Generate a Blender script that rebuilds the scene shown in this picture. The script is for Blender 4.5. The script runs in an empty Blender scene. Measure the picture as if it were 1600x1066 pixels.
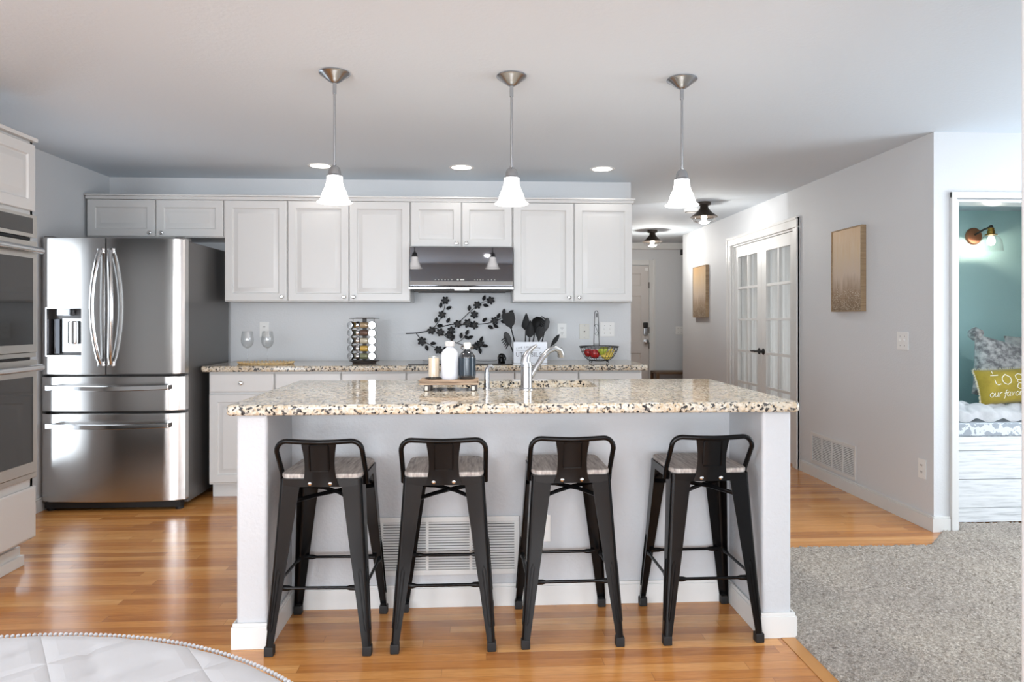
import bpy, bmesh, math, random
from math import sin, cos, pi, radians
from mathutils import Vector, Matrix, Euler
import numpy as np
random.seed(7)
S = bpy.context.scene
COL = S.collection

# ------------------------------------------------------------------ camera, world, light, exposure
YAW = math.atan(54/1067)
cd = bpy.data.cameras.new('camera'); cam = bpy.data.objects.new('camera', cd); COL.objects.link(cam)
cam.location = (0, 0, 1.25); cam.rotation_euler = (pi/2, 0, -YAW)
cd.sensor_width = 36; cd.lens = 36*1067/1600; cd.shift_y = -33/1600; cd.clip_start = 0.05
S.camera = cam
S.view_settings.view_transform = 'Standard'; S.view_settings.look = 'None'
S.view_settings.gamma = 1; S.view_settings.use_curve_mapping = False
S.view_settings.exposure = 1.0

W = bpy.data.worlds.new('daylight'); S.world = W; W.use_nodes = True
W.node_tree.nodes['Background'].inputs[0].default_value = (0.75, 0.87, 1.0, 1)
W.node_tree.nodes['Background'].inputs[1].default_value = 1.2

def area(name, loc, direction, sx, sy, power, color, parent=None, spread=pi):
    l = bpy.data.lights.new(name, 'AREA'); l.shape = 'RECTANGLE'; l.size = sx; l.size_y = sy
    l.energy = power; l.color = color; l.spread = spread
    o = bpy.data.objects.new(name, l); COL.objects.link(o)
    o.location = loc; o.rotation_euler = Vector(direction).to_track_quat('-Z', 'Y').to_euler()
    if parent: o.parent = parent
    return o
def point(name, loc, power, color, radius=0.03, parent=None):
    l = bpy.data.lights.new(name, 'POINT'); l.energy = power; l.color = color; l.shadow_soft_size = radius
    o = bpy.data.objects.new(name, l); COL.objects.link(o); o.location = loc
    if parent: o.parent = parent
    return o
XL_ = -2.857
DAY = (0.88, 0.94, 1.0)
# daylight through the windows of the room, with some light sources added
area('window_and_added_light', (-1.55, -3.36, 1.22), (0, 1, 0), 1.5, 1.5, 70, DAY)
area('window_and_added_light', (0.95, -3.36, 1.22), (0, 1, 0), 1.9, 1.5, 50, DAY)
area('window_and_added_light', (4.66, 2.65, 1.25), (-1, 0, 0), 1.6, 1.5, 30, DAY)  # unseen living room window, added to light the carpet
area('window_and_added_light', (-2.83, -0.9, 1.15), (1, 0, 0), 1.8, 1.8, 38, DAY)
area('window_and_added_light', (XL_-.05, 4.275, 1.05), (1, 0, 0), .46, 1.5, 2.2, DAY)  # light of the added hidden window, for the streak on the refrigerator door
area('window_and_added_light', (3.88, 6.38, 1.2), (-1, 0, 0), 1.3, 1.5, 16, DAY)   # light added in the study to backlight the curtains; no window there
# foyer sidelight window beyond the hall, low, throws light up across the hall ceiling
area('window_and_added_light', (-1.50, 8.25, 0.9), (4.2, -2.0, 1.75), 0.10, 0.8, 3.0, (0.95, 0.97, 1.0), None, radians(50))

# ------------------------------------------------------------------ helpers
def box(bm, x0, x1, y0, y1, z0, z1, bev=0.0, seg=2, mi=0):
    g = bmesh.new()
    vs = [g.verts.new((x, y, z)) for z in (z0, z1) for y in (y0, y1) for x in (x0, x1)]
    for f in ((0,2,3,1),(4,5,7,6),(0,1,5,4),(2,6,7,3),(0,4,6,2),(1,3,7,5)):
        g.faces.new([vs[i] for i in f]).material_index = mi
    if bev: bmesh.ops.bevel(g, geom=list(g.edges), offset=bev, segments=seg, affect='EDGES', profile=0.6)
    for f in g.faces: f.material_index = mi
    join(bm, g); return bm
def join(bm, g):
    m = bpy.data.meshes.new('tmp'); g.to_mesh(m); g.free(); bm.from_mesh(m); bpy.data.meshes.remove(m)
def B(): return bmesh.new()
def bxs(*a, **k): return box(B(), *a, **k)
def frames(path, closed=False):
    P = [Vector(p) for p in path]; n = len(P); T = []
    for i in range(n):
        a = P[(i-1) % n] if closed or i else P[i]; b = P[(i+1) % n] if closed or i < n-1 else P[i]
        T.append((b-a).normalized())
    up = Vector((0,0,1)) if abs(T[0].z) < .9 else Vector((1,0,0))
    N = (up - T[0]*up.dot(T[0])).normalized(); out = []
    for i in range(n):
        if i:
            N = (N - T[i]*N.dot(T[i]))
            N = N.normalized() if N.length > 1e-6 else T[i].orthogonal().normalized()
        out.append((P[i], N.copy(), T[i].cross(N).normalized()))
    return out
def tube(bm, path, r, n=8, closed=False, flat=1.0, mi=0, cap=True):
    fr = frames(path, closed); rr = r if isinstance(r, (list, tuple)) else [r]*len(fr); rings = []
    for (p, a, b), q in zip(fr, rr):
        rings.append([bm.verts.new(p + a*(q*cos(2*pi*k/n)) + b*(q*flat*sin(2*pi*k/n))) for k in range(n)])
    m = len(rings)
    for i in range(m if closed else m-1):
        A, C = rings[i], rings[(i+1) % m]
        for k in range(n):
            bm.faces.new((A[k], A[(k+1)%n], C[(k+1)%n], C[k])).material_index = mi
    if not closed and cap:
        bm.faces.new(rings[0][::-1]).material_index = mi; bm.faces.new(rings[-1]).material_index = mi
    return bm
def lathe(bm, prof, n=32, c=(0,0,0), M=None, mi=0):
    M = M or Matrix.Identity(4); rings = []
    for r, z in prof:
        if r < 1e-6: rings.append([bm.verts.new(M @ Vector((c[0], c[1], c[2]+z)))])
        else: rings.append([bm.verts.new(M @ Vector((c[0]+r*cos(2*pi*k/n), c[1]+r*sin(2*pi*k/n), c[2]+z))) for k in range(n)])
    for A, C in zip(rings, rings[1:]):
        for k in range(n):
            a = [A[0]] if len(A) == 1 else [A[k], A[(k+1)%n]]
            b = [C[0]] if len(C) == 1 else [C[(k+1)%n], C[k]]
            if len(a)+len(b) > 2: bm.faces.new(a+b).material_index = mi
    return bm
def prism(bm, pts, z0, z1, mi=0, M=None):
    M = M or Matrix.Identity(4)
    a = [bm.verts.new(M @ Vector((x, y, z0))) for x, y in pts]; b = [bm.verts.new(M @ Vector((x, y, z1))) for x, y in pts]
    n = len(pts); fs = [bm.faces.new(a[::-1]), bm.faces.new(b)]
    for i in range(n): fs.append(bm.faces.new((a[i], a[(i+1)%n], b[(i+1)%n], b[i])))
    for f in fs: f.material_index = mi
    return bm
def loft(bm, rings, cap=True, closed=True, mi=0):
    R = [[bm.verts.new(p) for p in r] for r in rings]; n = len(R[0])
    for A, C in zip(R, R[1:]):
        for k in range(n if closed else n-1):
            bm.faces.new((A[k], A[(k+1)%n], C[(k+1)%n], C[k])).material_index = mi
    if cap: bm.faces.new(R[0][::-1]).material_index = mi; bm.faces.new(R[-1]).material_index = mi
    return bm
def xf(bm, M): bm.transform(M); return bm
FACE_PX = Matrix(((0,-1,0,0),(1,0,0,0),(0,0,1,0),(0,0,0,1)))   # -Y face turned to +X
FACE_NX = Matrix(((0,1,0,0),(-1,0,0,0),(0,0,1,0),(0,0,0,1)))   # -Y face turned to -X
def obj(name, bm, mat, parent=None, o=(0,0,0), smooth=35):
    bmesh.ops.recalc_face_normals(bm, faces=bm.faces)
    if any(o): bm.transform(Matrix.Translation(-Vector(o)))
    me = bpy.data.meshes.new(name); bm.to_mesh(me); bm.free()
    for m in (mat if isinstance(mat, (list, tuple)) else [mat]): me.materials.append(m)
    if smooth:
        me.polygons.foreach_set('use_smooth', [True]*len(me.polygons)); me.set_sharp_from_angle(angle=radians(smooth))
    ob = bpy.data.objects.new(name, me); COL.objects.link(ob)
    if smooth and smooth < 50:
        w = ob.modifiers.new('weighted_normals', 'WEIGHTED_NORMAL'); w.keep_sharp = True; w.weight = 90
    if parent: ob.parent = parent
    return ob
def tag(o, label, cat, group=None, kind=None):
    o['label'] = label; o['category'] = cat
    if group: o['group'] = group
    if kind: o['kind'] = kind
    return o
def single(name, bm, mat, label, cat, group=None, base=None, smooth=35):
    o = obj(name, bm, mat, None, base or (0,0,0), smooth)
    if base: o.location = base
    return tag(o, label, cat, group)
class Thing:
    def __init__(s, name, label, cat, base=(0,0,0), group=None, rz=0, local=False):
        s.e = bpy.data.objects.new(name, None); COL.objects.link(s.e); s.e.empty_display_size = .05
        s.e.location = base; s.e.rotation_euler = (0,0,rz); s.o = (0,0,0) if local else base
        tag(s.e, label, cat, group)
    def part(s, name, bm, mat, parent=None, label=None, smooth=35):
        p = obj(name, bm, mat, parent or s.e, s.o, smooth)
        if label: p['label'] = label
        return p
def copy_tree(o, parent=None):
    c = o.copy(); COL.objects.link(c); c.parent = parent
    for ch in list(o.children): copy_tree(ch, c)
    return c
def struct(name, bm, mat, label=None, parent=None, smooth=35):
    o = obj(name, bm, mat, parent, (0,0,0), smooth); o['kind'] = 'structure'
    if label: o['label'] = label
    return o

# ------------------------------------------------------------------ materials
def srgb(r, g, b):
    f = lambda c: (c/255/12.92 if c/255 <= .04045 else ((c/255+.055)/1.055)**2.4)
    return (f(r), f(g), f(b), 1)
def mat(name, col=(.8,.8,.8,1), rough=.5, metal=0, **kw):
    m = bpy.data.materials.new(name); m.use_nodes = True; b = m.node_tree.nodes['Principled BSDF']
    b.inputs['Base Color'].default_value = col; b.inputs['Roughness'].default_value = rough; b.inputs['Metallic'].default_value = metal
    for k, v in kw.items(): b.inputs[k.replace('_', ' ')].default_value = v
    return m
def nd(m, t, **kw):
    n = m.node_tree.nodes.new(t)
    for k, v in kw.items(): setattr(n, k, v)
    return n
def lk(m, a, b): m.node_tree.links.new(a, b)
def coords(m, scale=(1,1,1), rot=(0,0,0), kind='Object'):
    tc = nd(m, 'ShaderNodeTexCoord'); mp = nd(m, 'ShaderNodeMapping')
    mp.inputs['Scale'].default_value = scale; mp.inputs['Rotation'].default_value = rot
    lk(m, tc.outputs[kind], mp.inputs[0]); return mp.outputs[0]
def noise(m, vec, scale, detail=2, rough=.5):
    n = nd(m, 'ShaderNodeTexNoise'); n.inputs['Scale'].default_value = scale; n.inputs['Detail'].default_value = detail
    n.inputs['Roughness'].default_value = rough; lk(m, vec, n.inputs['Vector']); return n
def ramp(m, fac, stops, interp='LINEAR'):
    r = nd(m, 'ShaderNodeValToRGB'); r.color_ramp.interpolation = interp; e = r.color_ramp.elements
    while len(e) < len(stops): e.new(.5)
    for i, (p, c) in enumerate(stops): e[i].position = p; e[i].color = c
    lk(m, fac, r.inputs[0]); return r.outputs[0]
def bump(m, h, strength=.2, dist=.01):
    b = nd(m, 'ShaderNodeBump'); b.inputs['Strength'].default_value = strength; b.inputs['Distance'].default_value = dist
    lk(m, h, b.inputs['Height']); lk(m, b.outputs[0], m.node_tree.nodes['Principled BSDF'].inputs['Normal']); return b
def bc(m, c): lk(m, c, m.node_tree.nodes['Principled BSDF'].inputs['Base Color'])
def mth(m, op, a, b=None, c=None):
    n = nd(m, 'ShaderNodeMath', operation=op)
    for i, v in enumerate((a, b, c)):
        if v is None: continue
        if isinstance(v, (int, float)): n.inputs[i].default_value = v
        else: lk(m, v, n.inputs[i])
    return n.outputs[0]
def mixc(m, f, a, b, mode='MIX'):
    n = nd(m, 'ShaderNodeMix', data_type='RGBA', blend_type=mode)
    for i, v in ((0, f), (6, a), (7, b)):
        if isinstance(v, (int, float)): n.inputs[i].default_value = v
        elif isinstance(v, tuple): n.inputs[i].default_value = v
        else: lk(m, v, n.inputs[i])
    return n.outputs[2]
def paint(name, col, rough=.6, b=.25, sc=90):
    m = mat(name, col, rough); bump(m, noise(m, coords(m), sc, 3).outputs[0], b, .004); return m
M = {}
M['wall'] = paint('greige_wall_paint', srgb(213, 215, 217))
M['ceiling'] = paint('ceiling_paint', srgb(212, 221, 229), .8, .3, 60)
M['island_wall'] = paint('white_textured_paint', srgb(196, 198, 201), .5, .5, 70)
M['trim'] = mat('white_trim_paint', srgb(218, 218, 216), .35)
M['cab'] = mat('white_cabinet_lacquer', srgb(212, 211, 209), .35)
M['blue'] = paint('blue_green_wall_paint', srgb(186, 220, 219))
M['nickel'] = mat('brushed_nickel', srgb(176, 178, 181), .25, 1)
M['chrome'] = mat('polished_chrome', srgb(215, 215, 215), .12, 1)
M['black_metal'] = mat('gloss_black_metal', srgb(12, 12, 13), .2, .0, Specular_IOR_Level=.22)
M['matte_black'] = mat('matte_black', srgb(26, 26, 27), .5)
M['dark_rubber'] = mat('black_rubber', srgb(18, 18, 19), .6)
M['bronze'] = mat('dark_bronze', srgb(74, 66, 60), .4, .7)
M['brass'] = mat('aged_brass', srgb(168, 128, 62), .3, 1)
M['copper'] = mat('brushed_copper', srgb(178, 122, 92), .4, .8)
M['white_plastic'] = mat('white_plastic', srgb(235, 235, 233), .35)
M['almond'] = mat('almond_plastic', srgb(212, 210, 202), .4)
M['slot'] = mat('dark_slot', srgb(70, 68, 66), .6)
M['black_glass'] = mat('black_glass', (.075,.075,.08,1), .03, 1)
M['oven_glass'] = mat('smoked_oven_glass', srgb(38, 36, 34), .05, 0, Specular_IOR_Level=.9)
M['white_ceramic'] = mat('white_ceramic', srgb(208, 211, 218), .2)
M['cook'] = mat('glossy_cooktop_glass', srgb(14, 14, 15), .05)
m = M['steel'] = mat('brushed_stainless_steel', srgb(190, 188, 186), .2, 1, Anisotropic=.8, Anisotropic_Rotation=.25)
t = nd(m, 'ShaderNodeTangent', direction_type='RADIAL', axis='Z'); lk(m, t.outputs[0], m.node_tree.nodes['Principled BSDF'].inputs['Tangent'])
n_ = noise(m, coords(m, (1.5, 1.5, 160)), 6, 3); r_ = nd(m, 'ShaderNodeMapRange'); r_.inputs[3].default_value = .16; r_.inputs[4].default_value = .26
lk(m, n_.outputs[0], r_.inputs[0]); lk(m, r_.outputs[0], m.node_tree.nodes['Principled BSDF'].inputs['Roughness'])
M['oven_steel'] = mat('oven_stainless_steel', srgb(192, 188, 182), .3, .85)
M['fridge_side'] = mat('graphite_fridge_side', srgb(104, 102, 101), .35, .5)
m = M['lamp_glass'] = mat('frosted_lamp_glass', srgb(245, 243, 238), .4); bs = m.node_tree.nodes['Principled BSDF']
bs.inputs['Emission Color'].default_value = (1, .965, .91, 1)
lw = nd(m, 'ShaderNodeLayerWeight'); lw.inputs[0].default_value = .35
lk(m, ramp(m, lw.outputs['Facing'], [(0, (4.5,4.5,4.5,1)), (.4, (2.4,2.4,2.4,1)), (.8, (.45,.45,.45,1))]), bs.inputs['Emission Strength'])
M['bulb'] = mat('lit_bulb', (1,1,1,1), .5, 0, Emission_Color=(1,.92,.8,1), Emission_Strength=4)
M['led'] = mat('lit_led_lens', (1,1,1,1), .5, 0, Emission_Color=(1,.98,.95,1), Emission_Strength=2.5)
def glass(name, tint=(1,1,1,1), vis=.12):
    m = bpy.data.materials.new(name); m.use_nodes = True; nt = m.node_tree; nt.nodes.clear()
    o = nt.nodes.new('ShaderNodeOutputMaterial'); mx = nt.nodes.new('ShaderNodeMixShader')
    t = nt.nodes.new('ShaderNodeBsdfTransparent'); g = nt.nodes.new('ShaderNodeBsdfGlossy'); lw = nt.nodes.new('ShaderNodeLayerWeight'); pw = nt.nodes.new('ShaderNodeMath'); ml = nt.nodes.new('ShaderNodeMath')
    pw.operation = 'POWER'; pw.inputs[1].default_value = 3.5; ml.operation = 'MULTIPLY_ADD'; ml.inputs[1].default_value = vis; ml.inputs[2].default_value = .05
    nt.links.new(lw.outputs['Facing'], pw.inputs[0]); nt.links.new(pw.outputs[0], ml.inputs[0])
    t.inputs[0].default_value = tint; g.inputs['Roughness'].default_value = .03; lw.inputs[0].default_value = .5
    nt.links.new(ml.outputs[0], mx.inputs[0]); nt.links.new(t.outputs[0], mx.inputs[1]); nt.links.new(g.outputs[0], mx.inputs[2])
    nt.links.new(mx.outputs[0], o.inputs[0]); return m
M['glass'] = glass('clear_glass', (.965,.97,.97,1), .6)
M['pane'] = glass('window_pane_glass', (.98,.98,.98,1), .3)
M['candle_glass'] = glass('candle_jar_glass', (.95,.94,.92,1), .5)

def granite():
    m = mat('speckled_granite', rough=.07); v = coords(m)
    warp = noise(m, v, 60, 2)
    vv = nd(m, 'ShaderNodeVectorMath', operation='MULTIPLY_ADD'); lk(m, warp.outputs['Color'], vv.inputs[0]); vv.inputs[1].default_value = (.012,)*3; lk(m, v, vv.inputs[2])
    vo = nd(m, 'ShaderNodeTexVoronoi'); vo.inputs['Scale'].default_value = 120; lk(m, vv.outputs[0], vo.inputs['Vector'])
    sx = nd(m, 'ShaderNodeSeparateColor'); lk(m, vo.outputs['Color'], sx.inputs[0])
    big = noise(m, v, 9, 4, .6)
    k = mth(m, 'ADD', mth(m, 'MULTIPLY', sx.outputs[0], .62), mth(m, 'MULTIPLY', noise(m, v, 38, 3, .6).outputs[0], .55))
    c = ramp(m, k, [(.30, srgb(36,38,42)), (.385, srgb(96,96,98)), (.43, srgb(184,180,172)), (.57, srgb(206,202,192)), (.67, srgb(188,172,146)), (.79, srgb(214,211,204))])
    gold = ramp(m, big.outputs[0], [(.40, srgb(255,248,236)), (.60, srgb(240,208,156))])
    bc(m, mixc(m, .4, c, gold, 'MULTIPLY'))
    return m
M['granite'] = granite()

def planks(name, cols, row=.057, length=1.1, rough=.16):
    m = mat(name, rough=rough+.06, Coat_Weight=.25, Coat_Roughness=.06)
    tc = nd(m, 'ShaderNodeTexCoord'); sp = nd(m, 'ShaderNodeSeparateXYZ'); lk(m, tc.outputs['Object'], sp.inputs[0])
    ry = mth(m, 'DIVIDE', sp.outputs[1], row); ri = mth(m, 'FLOOR', ry)
    wn = nd(m, 'ShaderNodeTexWhiteNoise', noise_dimensions='1D'); lk(m, ri, wn.inputs['W'])
    px = mth(m, 'ADD', mth(m, 'DIVIDE', sp.outputs[0], length), mth(m, 'MULTIPLY', wn.outputs[0], 7.3)); pi_ = mth(m, 'FLOOR', px)
    cv = nd(m, 'ShaderNodeCombineXYZ'); lk(m, ri, cv.inputs[0]); lk(m, pi_, cv.inputs[1])
    w2 = nd(m, 'ShaderNodeTexWhiteNoise', noise_dimensions='2D'); lk(m, cv.outputs[0], w2.inputs['Vector'])
    gv = nd(m, 'ShaderNodeCombineXYZ'); lk(m, sp.outputs[0], gv.inputs[0]); lk(m, mth(m, 'MULTIPLY', sp.outputs[1], 14), gv.inputs[1]); lk(m, mth(m, 'MULTIPLY', w2.outputs[0], 40), gv.inputs[2])
    gr = noise(m, gv.outputs[0], 3.2, 5, .62); fine = noise(m, gv.outputs[0], 14, 3, .6)
    k = mth(m, 'ADD', mth(m, 'MULTIPLY', w2.outputs[0], .5), mth(m, 'MULTIPLY', gr.outputs[0], .55))
    c = ramp(m, k, [(.12, cols[0]), (.45, cols[1]), (.72, cols[2]), (.95, cols[3])])
    c = mixc(m, .35, c, ramp(m, fine.outputs[0], [(.35, (.62,.5,.4,1)), (.6, (1,1,1,1))]), 'MULTIPLY')
    fy = mth(m, 'FRACT', ry); ey = mth(m, 'MINIMUM', fy, mth(m, 'SUBTRACT', 1, fy))
    fx = mth(m, 'FRACT', px); ex = mth(m, 'MULTIPLY', mth(m, 'MINIMUM', fx, mth(m, 'SUBTRACT', 1, fx)), length/row)
    e = mth(m, 'MINIMUM', ey, ex); gap = ramp(m, e, [(.0, (0,0,0,1)), (.03, (1,1,1,1))])
    bc(m, mixc(m, gap, mixc(m, .55, c, (.12,.05,.02,1)), c)); bump(m, gap, .25, .0008)
    return m
M['oak'] = planks('oak_strip_floor', [srgb(156,96,46), srgb(200,134,70), srgb(218,156,90), srgb(232,182,118)])
def carpetm():
    m = mat('cut_pile_carpet', rough=.95); v = coords(m)
    a = noise(m, v, 300, 3, .7); b = noise(m, v, 2.2, 3, .5); c2 = noise(m, v, 85, 3, .6)
    k = mth(m, 'ADD', mth(m, 'MULTIPLY', a.outputs[0], .55), mth(m, 'MULTIPLY', c2.outputs[0], .45))
    c = ramp(m, k, [(.36, srgb(98,92,86)), (.5, srgb(160,152,143)), (.62, srgb(208,201,191))])
    bc(m, mixc(m, .5, c, ramp(m, b.outputs[0], [(.4, srgb(226,222,220)), (.6, srgb(255,252,246))]), 'MULTIPLY')); return m
M['carpet'] = carpetm()
def woodm(name, stops, stretch=(2, 30, 30), rough=.5, sc=3):
    m = mat(name, rough=rough); n = noise(m, coords(m, stretch), sc, 5, .6); bc(m, ramp(m, n.outputs[0], stops)); bump(m, n.outputs[0], .15, .002); return m
M['grey_wood'] = woodm('weathered_grey_wood', [(.3, srgb(120,112,108)), (.5, srgb(168,160,154)), (.7, srgb(196,190,184))], (30, 3, 10), .6)
M['ship'] = woodm('whitewashed_planks', [(.3, srgb(176,180,182)), (.5, srgb(214,217,219)), (.7, srgb(226,228,229))], (1.5, 8, 26), .6)
M['bench_wood'] = woodm('brown_bench_wood', [(.3, srgb(78,58,40)), (.7, srgb(126,98,70))])
M['tray_wood'] = woodm('weathered_tray_wood', [(.3, srgb(92,70,52)), (.5, srgb(158,132,108)), (.7, srgb(196,174,150))], (3, 20, 40), .6)
M['dark_wood'] = woodm('dark_stained_wood', [(.3, srgb(34,28,26)), (.7, srgb(78,66,60))])
M['frame_gold'] = woodm('champagne_wood_frame', [(.3, srgb(136,112,84)), (.7, srgb(172,148,116))])
M['toast_edge'] = mat('oak_border_strip', srgb(192,136,76), .2)
def artm():
    m = mat('abstract_gold_canvas', rough=.45); tc = nd(m, 'ShaderNodeTexCoord'); sp = nd(m, 'ShaderNodeSeparateXYZ'); lk(m, tc.outputs['Generated'], sp.inputs[0])
    n = noise(m, coords(m, (4, 9, 1.6)), 3, 4, .6); z = mth(m, 'ADD', sp.outputs[2], mth(m, 'MULTIPLY', mth(m, 'SUBTRACT', n.outputs[0], .5), .5))
    c = ramp(m, z, [(.0, srgb(120,98,72)), (.2, srgb(150,126,100)), (.42, srgb(200,182,164)), (.7, srgb(204,180,148)), (1., srgb(196,160,116))])
    sp2 = noise(m, coords(m), 130, 2, .6); k = mth(m, 'MULTIPLY', ramp(m, sp2.outputs[0], [(.56, (0,0,0,1)), (.62, (1,1,1,1))]), mth(m, 'LESS_THAN', z, .24))
    bc(m, mixc(m, k, c, srgb(214,204,186))); return m
M['art'] = artm()
def fabric(name, c1, c2, sc=14, b=.4):
    m = mat(name, rough=.9, Sheen_Weight=.2); n = noise(m, coords(m), sc, 4, .6); bc(m, ramp(m, n.outputs[0], [(.4, c1), (.6, c2)])); bump(m, noise(m, coords(m), 260, 2).outputs[0], b, .002); return m
M['cloth'] = fabric('white_quilted_cloth', srgb(178,178,180), srgb(184,184,186), 3, .2)
m = M['cloth']; nt = m.node_tree; tc = nd(m, 'ShaderNodeTexCoord'); sp = nd(m, 'ShaderNodeSeparateXYZ'); lk(m, tc.outputs['Object'], sp.inputs[0])
def seam(ax, ay):
    u = mth(m, 'ADD', mth(m, 'MULTIPLY', sp.outputs[0], ax/.17), mth(m, 'MULTIPLY', sp.outputs[1], ay/.17))
    return mth(m, 'MULTIPLY', mth(m, 'ABSOLUTE', mth(m, 'SUBTRACT', mth(m, 'FRACT', u), .5)), 2)
sm = mth(m, 'MINIMUM', mth(m, 'SUBTRACT', 1, seam(cos(.62), sin(.62))), mth(m, 'SUBTRACT', 1, seam(cos(-.85), sin(-.85))))
for n_ in [n for n in nt.nodes if n.type == 'BUMP']: nt.nodes.remove(n_)
bump(m, mth(m, 'POWER', mth(m, 'MINIMUM', mth(m, 'MULTIPLY', sm, 5), 1), .5), .55, .006)
M['olive'] = fabric('olive_cushion_fabric', srgb(140,122,34), srgb(156,136,44))
M['fringe'] = fabric('cream_fringe', srgb(196,186,156), srgb(214,206,182), 60)
M['throw'] = fabric('white_throw', srgb(230,230,232), srgb(240,240,241), 20)
M['greyfur'] = fabric('grey_plush', srgb(120,118,120), srgb(200,197,196), 22, .8)
M['greyknit'] = fabric('light_grey_fabric', srgb(168,166,166), srgb(198,196,194), 30)
m = M['curtain'] = mat('sheer_curtain', srgb(222,221,218), .9); nt = m.node_tree
tl = nt.nodes.new('ShaderNodeBsdfTranslucent'); tl.inputs[0].default_value = srgb(222,221,218); mx = nt.nodes.new('ShaderNodeMixShader'); mx.inputs[0].default_value = .5
nt.links.new(nt.nodes['Principled BSDF'].outputs[0], mx.inputs[1]); nt.links.new(tl.outputs[0], mx.inputs[2]); nt.links.new(mx.outputs[0], nt.nodes['Material Output'].inputs[0])
def damask():
    m = mat('grey_damask', rough=.85); v = coords(m, (26, 26, 26)); w = nd(m, 'ShaderNodeTexWave', wave_type='RINGS'); w.inputs['Scale'].default_value = 1.2; w.inputs['Distortion'].default_value = 6; w.inputs['Detail'].default_value = 2
    lk(m, v, w.inputs['Vector']); bc(m, ramp(m, w.outputs[0], [(.5, srgb(150,158,166)), (.62, srgb(206,212,216))])); return m
M['damask'] = damask()
M['red'] = mat('red_apple_skin', srgb(170,34,34), .25); M['green'] = mat('green_pear_skin', srgb(178,186,66), .35)
M['yellow'] = mat('yellow_banana_skin', srgb(222,196,92), .45); M['stem'] = mat('brown_stem', srgb(84,60,36), .7)
m = M['amber'] = mat('dark_bottle_glaze', srgb(30, 34, 38), .08, 0, Coat_Weight=1)
M['bottle_sheen'] = mat('painted_bottle_reflection', srgb(36,48,58), .1)  # bluish reflection on the bottle, put into the colour
M['wicker'] = fabric('woven_straw', srgb(198,160,104), srgb(228,200,150), 40, .8)
M['wax'] = mat('cream_wax', srgb(232,216,196), .6, 0, Alpha=1)
M['letter'] = mat('dark_letter_paint', srgb(56,58,62), .6); M['letter_white'] = mat('white_stitching', srgb(238,234,220), .8)
for nme, c in (('spice_tan', (176,150,116)), ('spice_gold', (206,164,70)), ('spice_brown', (104,74,60)), ('spice_green', (128,130,96)), ('spice_pale', (206,194,170))): M[nme] = mat(nme, srgb(*c), .7)
def doorpaint(): return mat('grey_front_door_paint', srgb(206,201,197), .4)
M['fdoor'] = doorpaint()

# ------------------------------------------------------------------ room shell
H = 2.36; XL = -2.857; YB = 5.46
b = B(); box(b, -3.1, 4.9, -3.5, 10.0, -.1, 0); struct('floor', b, M['oak'])
b = B(); box(b, 1.19, 1.245, 1.38, 2.66, 0.0005, .003, .001); struct('trim_1', b, M['toast_edge'], 'oak border strip along the carpet')
b = B(); box(b, -3.1, 4.9, -3.5, 10.1, H, H+.1); struct('ceiling', b, M['ceiling'])
b = B(); box(b, XL, 1.237, YB, YB+.12, 0, H); struct('wall_back', b, M['wall'])
b = B()   # left wall with openings for the dining side window and the added narrow window
box(b, XL-.12, XL, -3.5, -1.85, 0, H); box(b, XL-.12, XL, .05, 4.04, 0, H); box(b, XL-.12, XL, 4.51, YB+.12, 0, H); box(b, XL-.12, XL, 4.04, 4.51, 0, .28); box(b, XL-.12, XL, 4.04, 4.51, 1.82, H)
box(b, XL-.12, XL, -1.85, .05, 0, .15); box(b, XL-.12, XL, -1.85, .05, 2.15, H); struct('wall_left', b, M['wall'])
b = B(); box(b, XL-.11, XL-.075, 4.04, 4.075, .28, 1.82, .003); box(b, XL-.11, XL-.075, 4.475, 4.51, .28, 1.82, .003); box(b, XL-.11, XL-.075, 4.075, 4.475, .28, .315, .003); box(b, XL-.11, XL-.075, 4.075, 4.475, 1.785, 1.82, .003); struct('added_window_1', b, M['trim'], 'added narrow window, unseen, between the oven cabinet and the refrigerator')  # window added out of view for the bright streaks on the steel door
b = B()   # rear wall with two openings
for x0, x1, z0, z1 in ((XL, -2.35, 0, H), (-.75, -.05, 0, H), (1.95, 2.6, 0, H), (-2.35, -.75, 0, .45), (-2.35, -.75, 1.99, H), (-.05, 1.95, 0, .45), (-.05, 1.95, 1.99, H)):
    box(b, x0, x1, -3.5, -3.38, z0, z1)
struct('wall_rear', b, M['wall'])
b = B(); box(b, 2.6, 2.72, -3.5, 1.38, 0, H); struct('wall_dining', b, M['wall'])
b = B(); box(b, 1.24, 4.82, 1.38, 1.5, 0, H, .006); struct('wall_divider', b, M['wall'])
b = B()
box(b, 4.7, 4.82, 1.5, 1.8, 0, H); box(b, 4.7, 4.82, 3.5, 5.0, 0, H); box(b, 4.7, 4.82, 1.8, 3.5, 0, .45); box(b, 4.7, 4.82, 1.8, 3.5, 2.05, H)
struct('wall_living', b, M['wall'])
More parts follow.
